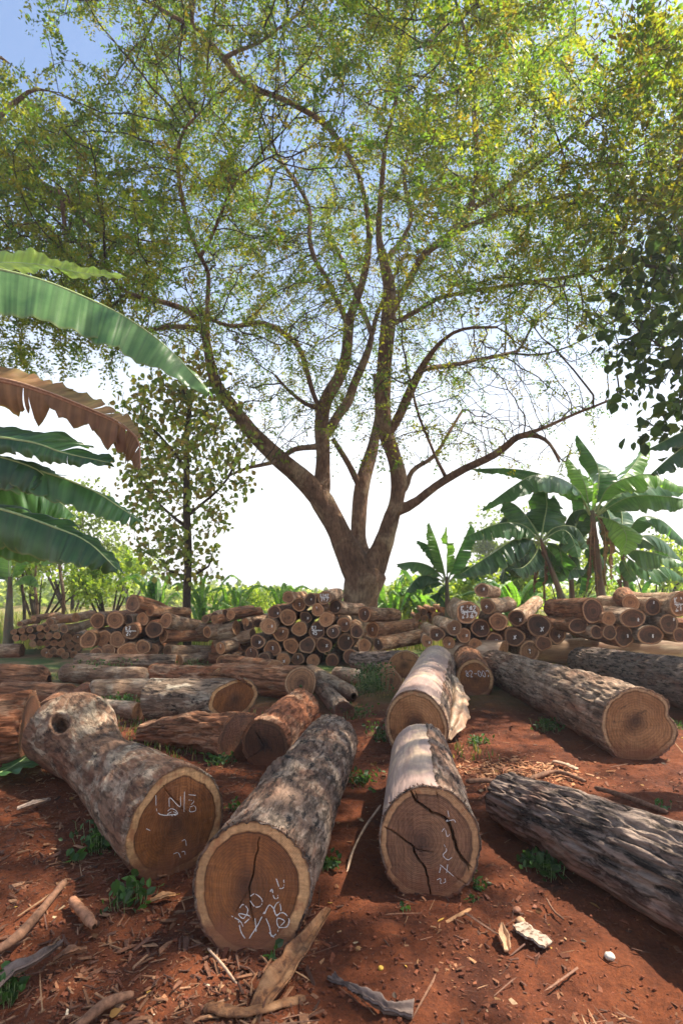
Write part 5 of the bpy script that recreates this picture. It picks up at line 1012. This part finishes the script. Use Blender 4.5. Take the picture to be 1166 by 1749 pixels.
# grass blades
def grass(name, label, n, region, hmin, hmax, pal, seed, w=.006, kind='stuff'):
    rd = np.random.default_rng(seed); P = region(rd, n); n = len(P); a = rd.random(n) * 2 * PI; h = rd.uniform(hmin, hmax, n); le = rd.uniform(.1, .6, n) * h
    d = np.stack([np.cos(a), np.sin(a), 0 * a], 1); sd = np.stack([-np.sin(a), np.cos(a), 0 * a], 1); z = np.array([0, 0, 1.])
    b = np.column_stack([P, gz(P[:, 0], P[:, 1]) - .005]); ww = (w * rd.uniform(.6, 1.5, n))[:, None]
    m = b + d * (le * .3)[:, None] + z * (h * .6)[:, None]; t = b + d * le[:, None] + z * h[:, None]
    V = np.stack([b - sd * ww, b + sd * ww, m + sd * ww * .8, m - sd * ww * .8, t, t + sd * ww * .15], 1).reshape(-1, 3); i = np.arange(n)[:, None] * 6
    Fq = np.vstack([i + [[0, 1, 2, 3]], i + [[3, 2, 5, 4]]]); c = np.array(pal)[rd.integers(0, len(pal), n)] * (.7 + .6 * rd.random((n, 1)))
    tag(link(name, mesh_np(name, V, Fq, False, np.repeat(c, 6, 0), [WEED])), label, 'grass', None, kind)
def reg_mid(rd, n):
    x = rd.uniform(-9, 7, n); y = rd.uniform(5.0, 10.6, n); q = fbm(np.stack([x * .8, y * .8, 0 * x], -1), 61, 3); side = np.clip((-x - .3) / 3, 0, .35); k = (q > .12 - side) & ((x < 1.3) | (y > 9)); return np.stack([x[k], y[k]], 1)
def reg_far(rd, n):
    x = rd.uniform(-16, 16, n); y = rd.uniform(13.6, 24, n); return np.stack([x, y], 1)
def reg_near(rd, n):
    x = rd.uniform(-2.5, 3.2, n); y = rd.uniform(1.9, 5.5, n); q = fbm(np.stack([x * 2, y * 2, 0 * x], -1), 71, 3); k = q > .27; return np.stack([x[k], y[k]], 1)
grass('grass', 'short green grass and straw among the mid logs', 30000, reg_mid, .02, .08, [(.07, .11, .03), (.11, .14, .045), (.26, .20, .10), (.06, .09, .03)], 5)
grass('far_grass', 'tall straw and grass behind the log stacks', 30000, reg_far, .2, .7, [(.16, .22, .05), (.26, .28, .08), (.34, .3, .14)], 6, .014)

# litter
def litter(name, label, n, region, smin, smax, pal, seed, elong=3., kind='stuff', th=.12, elmin=1.2):
    rd = np.random.default_rng(seed); P = region(rd, n); n = len(P); a = rd.random(n) * 2 * PI; s0 = smin * (smax / smin) ** (rd.random(n) ** 2.4); el = rd.uniform(elmin, elong, n)
    d = np.stack([np.cos(a), np.sin(a), rd.normal(0, .22, n)], 1); sd = np.stack([-np.sin(a), np.cos(a), rd.normal(0, .35, n)], 1); z = np.cross(d, sd); z /= np.linalg.norm(z, axis=1)[:, None]
    b = np.column_stack([P, gz(P[:, 0], P[:, 1]) + s0 * .12]); A = d * (s0 * .5)[:, None]; Bv = sd * (s0 * .5 / el)[:, None]; Z = z * (s0 * th)[:, None]
    def j(): return 1 + rd.normal(0, .25, (n, 1))
    pts = [b - A * j() - Bv * j(), b + A * j() - Bv * j() * .6, b + A * j() + Bv * j() * .7, b - A * j() + Bv * j()]
    cv = b + Z * 1.0
    V = np.stack(pts + [p + Z * .45 + (cv - p) * .12 for p in pts], 1).reshape(-1, 3); i = np.arange(n)[:, None] * 8
    Fq = np.vstack([i + [q] for q in ([4, 5, 6, 7], [0, 1, 5, 4], [1, 2, 6, 5], [2, 3, 7, 6], [3, 0, 4, 7])]); c = np.array(pal)[rd.integers(0, len(pal), n)] * (.6 + .7 * rd.random((n, 1)))
    s_ = NT(name + '_mat'); m_ = s_.fin(s_.mix(1., s_.new('Attribute', attribute_name='col').outputs['Color'], s_.ramp(s_.noise(s_.coord(), 120, 4, .6), [(.3, .6), (.7, 1.3)]), 'MULTIPLY'), .85)
    tag(link(name, mesh_np(name, V, Fq, False, np.repeat(c, 8, 0), [m_])), label, 'litter', None, kind)
def reg_fg(th=.0, sc=1.6):
    def f(rd, n):
        y = 1.7 + 5.5 * rd.random(n) ** 1.4; x = rd.uniform(-.75, .75, n) * (y + .3); q = fbm(np.stack([x * sc, y * sc, 0 * x], -1), 91, 3) + .10 * (x < -.2); k = q + rd.normal(0, .12, n) > th; return np.stack([x[k], y[k]], 1)
    return f
def reg_left(rd, n):
    y = 1.8 + 3.0 * rd.random(n) ** 1.2; x = rd.uniform(-1.6, -.1, n) * y / 2.6; return np.stack([x, y], 1)
litter('bark_litter', 'dark shredded bark and fibres thick on the earth at the left', 5000, reg_left, .012, .07, [(.13, .055, .03), (.20, .09, .045), (.09, .04, .025), (.25, .13, .07)], 16, 9., elmin=2.)
def dry_leaves():
    rd = np.random.default_rng(77); y = 1.8 + 4.2 * rd.random(150) ** 1.3; x = rd.uniform(-.7, .62, 150) * (y + .2); P = np.stack([x, y, gz(x, y) + .012], 1)
    v, f, c = broad_leaves(P, .042, [(.17, .08, .035), (.22, .12, .055), (.12, .06, .03), (.26, .14, .045), (.10, .07, .05)], rd, -.05); v[:, 2] = np.repeat(P[:, 2], 6) + (v[:, 2] - np.repeat(P[:, 2], 6)) * .45
    v[:, 2] = np.maximum(v[:, 2], gz(v[:, 0], v[:, 1]) + .003); tag(link('dry_leaf_litter', mesh_np('dry_leaf_litter', v, f, False, c, [LEAFDRY])), 'small dry brown leaves fallen on the earth', 'litter', None, 'stuff')
LEAFDRY = leaf_mat('dry_leaves', .2, .7, .2, 1.3, (1.1, .95, .7)); dry_leaves()
def reg_saw(rd, n):
    a = rd.normal(0, 1, (n, 2)); c = onz(882, 1318, 0); return np.stack([c.x + a[:, 0] * .28, c.y + a[:, 1] * .16], 1)
WOODP = [(.26, .115, .055), (.19, .08, .04), (.30, .15, .07), (.11, .05, .03), (.15, .045, .02), (.18, .06, .028), (.09, .035, .02), (.13, .05, .03)]
litter('wood_litter', 'bark crumbs and wood chips scattered on the red earth', 24000, reg_fg(-.02), .006, .042, WOODP, 11, 5.)
litter('soil_crumbs', 'small clods of red soil', 26000, reg_fg(-.15, .8), .004, .02, [(.15, .042, .018), (.11, .03, .013), (.18, .06, .027)], 12, 1.5, th=.5)
litter('pale_flecks', 'pale leaf bits and straw flecks on the earth', 500, reg_fg(-.1), .008, .035, [(.42, .28, .16), (.5, .4, .28), (.36, .2, .1), (.45, .26, .05)], 13, 3.)
litter('sawn_chips', 'heap of fresh orange wood chips beside the long grey log', 1500, reg_saw, .012, .07, [(.45, .2, .09), (.5, .26, .13), (.34, .14, .06), (.3, .12, .06)], 14, 6.)
def reg_twig(rd, n):
    y = 1.8 + 5 * rd.random(n) ** 1.3; x = rd.uniform(-.75, .75, n) * (y + .3); return np.stack([x, y], 1)
litter('twig_litter', 'thin twigs and straw strewn over the earth', 650, reg_twig, .05, .2, [(.16, .08, .05), (.24, .12, .07), (.10, .05, .035), (.3, .17, .09)], 15, 34., th=.012, elmin=12.)

s = NT('split_bark'); tco = s.coord((1, 1, 1)); nn = s.noise(tco, 30, 6, .7, .6); n2 = s.noise(tco, 8, 5, .6, 1.5)
SPL = s.fin(s.mix(s.ramp(n2, [(.46, 0.), (.66, 1.)]), s.mix(s.ramp(nn, [(.38, 0.), (.6, 1.)]), (.07, .028, .014), (.25, .11, .045)), (.34, .18, .085)), .75, s.bump(nn, .7, .015), .3)
STK = plain('stick_bark', (.17, .085, .05), .85, 40, .5); STKP = plain('stick_pale', (.36, .24, .16), .8, 40, .45)
def stick(label, pts, rpx, mat, seed, cat='stick', name='stick', flat=1.):
    W = np.array([list(onz(a, b, z)) for a, b, z in pts]); c = W.mean(0); P = catmull(W, 40) - c; rr = rpx * depth(Vector(c)) / F
    T = np.gradient(P, axis=0); T /= np.linalg.norm(T, axis=1)[:, None]; S_ = np.cross(T, [0, 0, 1.]); S_ /= np.linalg.norm(S_, axis=1)[:, None]; N_ = np.cross(S_, T); k = 12; a = np.linspace(0, 2 * PI, k, endpoint=False)
    r = rr * (1 + .25 * vnoise(np.column_stack([P * 9]), seed)) * np.clip(np.minimum(np.arange(40) + .6, 40 - np.arange(40) - .4) / 2.5, .15, 1) ** .5
    V = P[:, None] + S_[:, None] * (r[:, None] * np.cos(a))[..., None] + N_[:, None] * (r[:, None] * flat * np.sin(a))[..., None]; V = V.reshape(-1, 3); V += .12 * rr * vnoise(V * 60, seed)[:, None]
    o = link(name, mesh_np(name, V, strip(40, k, True), True, mats=[mat])); o.location = c; tag(o, label, cat, 'sticks and slabs on the earth'); return o
stick('brown stick lying diagonally at the left edge', [(-10, 1628, .03), (40, 1590, .04), (112, 1505, .03)], 7, STK, 1)
stick('short orange brown bark stick before the leafy weed', [(122, 1535, .03), (140, 1556, .03), (162, 1582, .02)], 8, plain('stick_orange', (.32, .15, .08), .8, 40, .5), 2)
stick('thin twig reaching up beside the cracked log', [(590, 1500, .01), (602, 1455, .06), (622, 1415, .12), (650, 1375, .2)], 2, STKP, 3)
stick('brown stick along the bottom left', [(125, 1760, .02), (180, 1715, .03), (228, 1698, .02)], 7, STK, 4)
stick('long brown stick behind the long grey log', [(1015, 1345, .02), (1065, 1360, .03), (1140, 1388, .02)], 5, STK, 5)
stick('pale splinter behind the long grey log', [(944, 1300, .02), (965, 1305, .03), (985, 1314, .02)], 5, STKP, 6, flat=.4)
stick('orange splinter by the cracked cut', [(760, 1576, .01), (780, 1565, .015), (803, 1552, .02)], 3.5, plain('splinter', (.4, .2, .09), .8, 40, .4), 7, flat=.5)
stick('brown stick right of the orange chips', [(905, 1330, .02), (950, 1318, .03), (1000, 1335, .02)], 4, STK, 8)
stick('thin curved twig under the centre front log', [(355, 1620, .02), (380, 1648, .03), (410, 1688, .02)], 2, STKP, 9)
stick('brown root like stick under the bark slab', [(350, 1718, .03), (420, 1728, .05), (520, 1705, .03)], 11, SPL, 10, flat=.45)
stick('reddish stick right of the cracked log', [(795, 1335, .05), (830, 1333, .05), (860, 1338, .03)], 4, STK, 11)
stick('thin dark twig on the open earth', [(932, 1534, .01), (945, 1556, .012), (962, 1570, .01)], 1.6, STK, 12)
# long split bark slab
def slab(label, pts, wpx, mat, seed, curl=.5, cat='bark slab', name='bark_slab', ragged=.2, ptaper=(.3, 1, .2), wav=1.):
    W = np.array([list(onz(a, b, z)) for a, b, z in pts]); c = W.mean(0); P = catmull(W, 80) - c; n = 80; wr = wpx * depth(Vector(c)) / F
    T = np.gradient(P, axis=0); T /= np.linalg.norm(T, axis=1)[:, None]; S_ = np.cross(T, [0, 0, 1.]); S_ /= np.linalg.norm(S_, axis=1)[:, None]; N_ = np.cross(S_, T); q = np.linspace(-1, 1, 14)
    w_ = wr * np.interp(np.linspace(0, 1, n), [0, .5, 1], ptaper) * (1 + ragged * vnoise(np.column_stack([P * 14]), seed))
    V = P[:, None] + S_[:, None] * (w_[:, None] * q[None])[..., None] + N_[:, None] * (w_[:, None] * (curl * q[None] ** 2) + wav * .12 * wr * np.sin(q * 7 + P[:, :1] * 20)[...])[..., None]
    V = V.reshape(-1, 3); V += .006 * fbm(V * 40, seed, 3)[:, None]; th = np.array([0, 0, -.010]); V2 = V + th; nq = 14; Fq = strip(n, nq); F2 = strip(n, nq)[:, ::-1] + len(V); E = []
    for k in range(n - 1):
        for j in (0, nq - 1): a_, b_ = k * nq + j, (k + 1) * nq + j; E.append((a_, b_, b_ + len(V), a_ + len(V)))
    for j in range(nq - 1):
        for k in (0, n - 1): a_, b_ = k * nq + j, k * nq + j + 1; E.append((a_, b_, b_ + len(V), a_ + len(V)))
    o = link(name, mesh_np(name, np.vstack([V, V2]), np.vstack([Fq, F2, E]), True, mats=[mat])); o.location = c; tag(o, label, cat)
slab('long split orange bark slab propped before the centre front log', [(418, 1762, .02), (452, 1706, .05), (490, 1655, .07), (530, 1600, .09), (562, 1552, .13)], 24, SPL, 3, .6)
DRYL = plain('dead_leaf', (.15, .105, .085), .7, 25, .5); DRYO = plain('dead_leaf_orange', (.36, .18, .08), .7, 25, .4)
slab('curled grey dead leaf at the bottom centre', [(565, 1668, .02), (610, 1690, .05), (650, 1718, .04), (704, 1732, .03)], 17, DRYL, 5, .7, 'dead leaf', 'dead_leaf', .6, (.3, .7, 1.))
slab('grey brown dead leaf at the lower left edge', [(-12, 1690, .03), (20, 1660, .05), (60, 1640, .06), (105, 1608, .03)], 15, DRYL, 6, .6, 'dead leaf', 'dead_leaf', .5, (1., .9, .2))
slab('pointed tan dry leaf standing by the paper scrap', [(857, 1575, .05), (860, 1600, .03), (866, 1622, .02)], 9, plain('dead_leaf_tan', (.42, .25, .14), .7, 25, .3), 7, .9, 'dead leaf', 'dead_leaf', .1, (.15, 1., .6))
slab('brown dry leaf by the lower left sticks', [(90, 1640, .02), (120, 1625, .04), (150, 1618, .03)], 11, plain('dead_leaf_brown', (.2, .095, .05), .75, 25, .4), 8, .8, 'dead leaf', 'dead_leaf', .8, (.2, 1., .1))
slab('small orange bark flake below the knotty log', [(255, 1478 + 60, .02), (280, 1530, .03), (300, 1526, .02)], 7, DRYO, 9, .5, 'bark flake', 'bark_flake', .3)
slab('pale brown bark flake at the left under the banana leaf', [(30, 1400 - 20, .03), (60, 1372, .04), (85, 1365, .03)], 9, plain('flake', (.38, .27, .2), .8, 30, .4), 10, .5, 'bark flake', 'bark_flake', .4)
slab('yellow brown bark slab leaning on the peeled log', [(768, 1150, .38), (780, 1180, .33), (778, 1225, .20), (766, 1262, .05)], 19, BM['splitwood'], 12, -.5, 'bark slab', 'bark_slab', .35, (.5, 1., .2))
slab('strip of loose bark curling off the mottled log', [(338, 1152, .46), (370, 1152, .48), (405, 1158, .46), (430, 1172, .40)], 7, BM['brown'], 13, .4, 'bark strip', 'bark_strip', .3)
# paper scrap, pebble
s = NT('torn_paper'); n = s.noise(s.coord(), 40, 4, .6); PAP = s.fin(s.mix(s.ramp(n, [(.5, 0.), (.58, 1.)]), (.36, .29, .22), (.15, .08, .05)), .8)
slab('crumpled dirty white paper scrap on the open earth', [(885, 1578, .02), (905, 1592, .03), (936, 1612, .02)], 15, PAP, 15, .02, 'paper scrap', 'paper_scrap', .15, (.9, 1., .7), wav=.08)
def pebble(label, px, py, rpx, c, seed):
    p = onz(px, py, .01); r = rpx * depth(p) / F; th, ph = np.meshgrid(np.linspace(0, 2 * PI, 24, endpoint=False), np.linspace(.05, PI - .05, 14)); V = np.stack([np.cos(th) * np.sin(ph), np.sin(th) * np.sin(ph), np.cos(ph) * .7], -1).reshape(-1, 3)
    V = V * (1 + .2 * fbm(V * 1.6 + seed, seed, 2))[:, None] * r; o = link('pebble', mesh_np('pebble', V, strip(14, 24, True), True, mats=[plain('pebble%d' % seed, c, .6, 60, .2)])); o.location = (p.x, p.y, float(gz(p.x, p.y)) + r * .4); tag(o, label, 'pebble', 'pebbles on the earth')
pebble('smooth white pebble at lower right', 1040, 1631, 8.5, (.5, .45, .38), 1); pebble('tan pebble above the paper scrap', 888, 1572, 8, (.42, .24, .13), 2); pebble('brown pebble above the tan one', 882, 1549, 7, (.32, .14, .08), 3)
pebble('small yellow fruit at the lower centre', 650, 1658, 5, (.55, .34, .05), 4); pebble('ochre pebble left of the yellow fruit', 612, 1618, 5.5, (.4, .2, .07), 5)

# ------------------------------------------------------------------ hazy air
hm = bpy.data.materials.new('haze_air'); hm.use_nodes = True; hn = hm.node_tree; hn.nodes.remove(hn.nodes['Principled BSDF'])
pv = hn.nodes.new('ShaderNodeVolumePrincipled'); pv.inputs['Color'].default_value = (.97, .97, 1, 1); pv.inputs['Density'].default_value = .0022; pv.inputs['Anisotropy'].default_value = .3
hn.links.new(pv.outputs[0], hn.nodes['Material Output'].inputs['Volume'])
hx, hy0, hy1, hz0, hz1 = 430, -90, 930, -2, 26
Vh = [(x, y, z) for z in (hz0, hz1) for y in (hy0, hy1) for x in (-hx, hx)]
tag(link('haze', mesh_np('haze', Vh, [[0, 2, 3, 1], [4, 5, 7, 6], [0, 1, 5, 4], [2, 6, 7, 3], [0, 4, 6, 2], [1, 3, 7, 5]], False, mats=[hm])), 'thin bright haze in the air', 'haze', None, 'stuff')
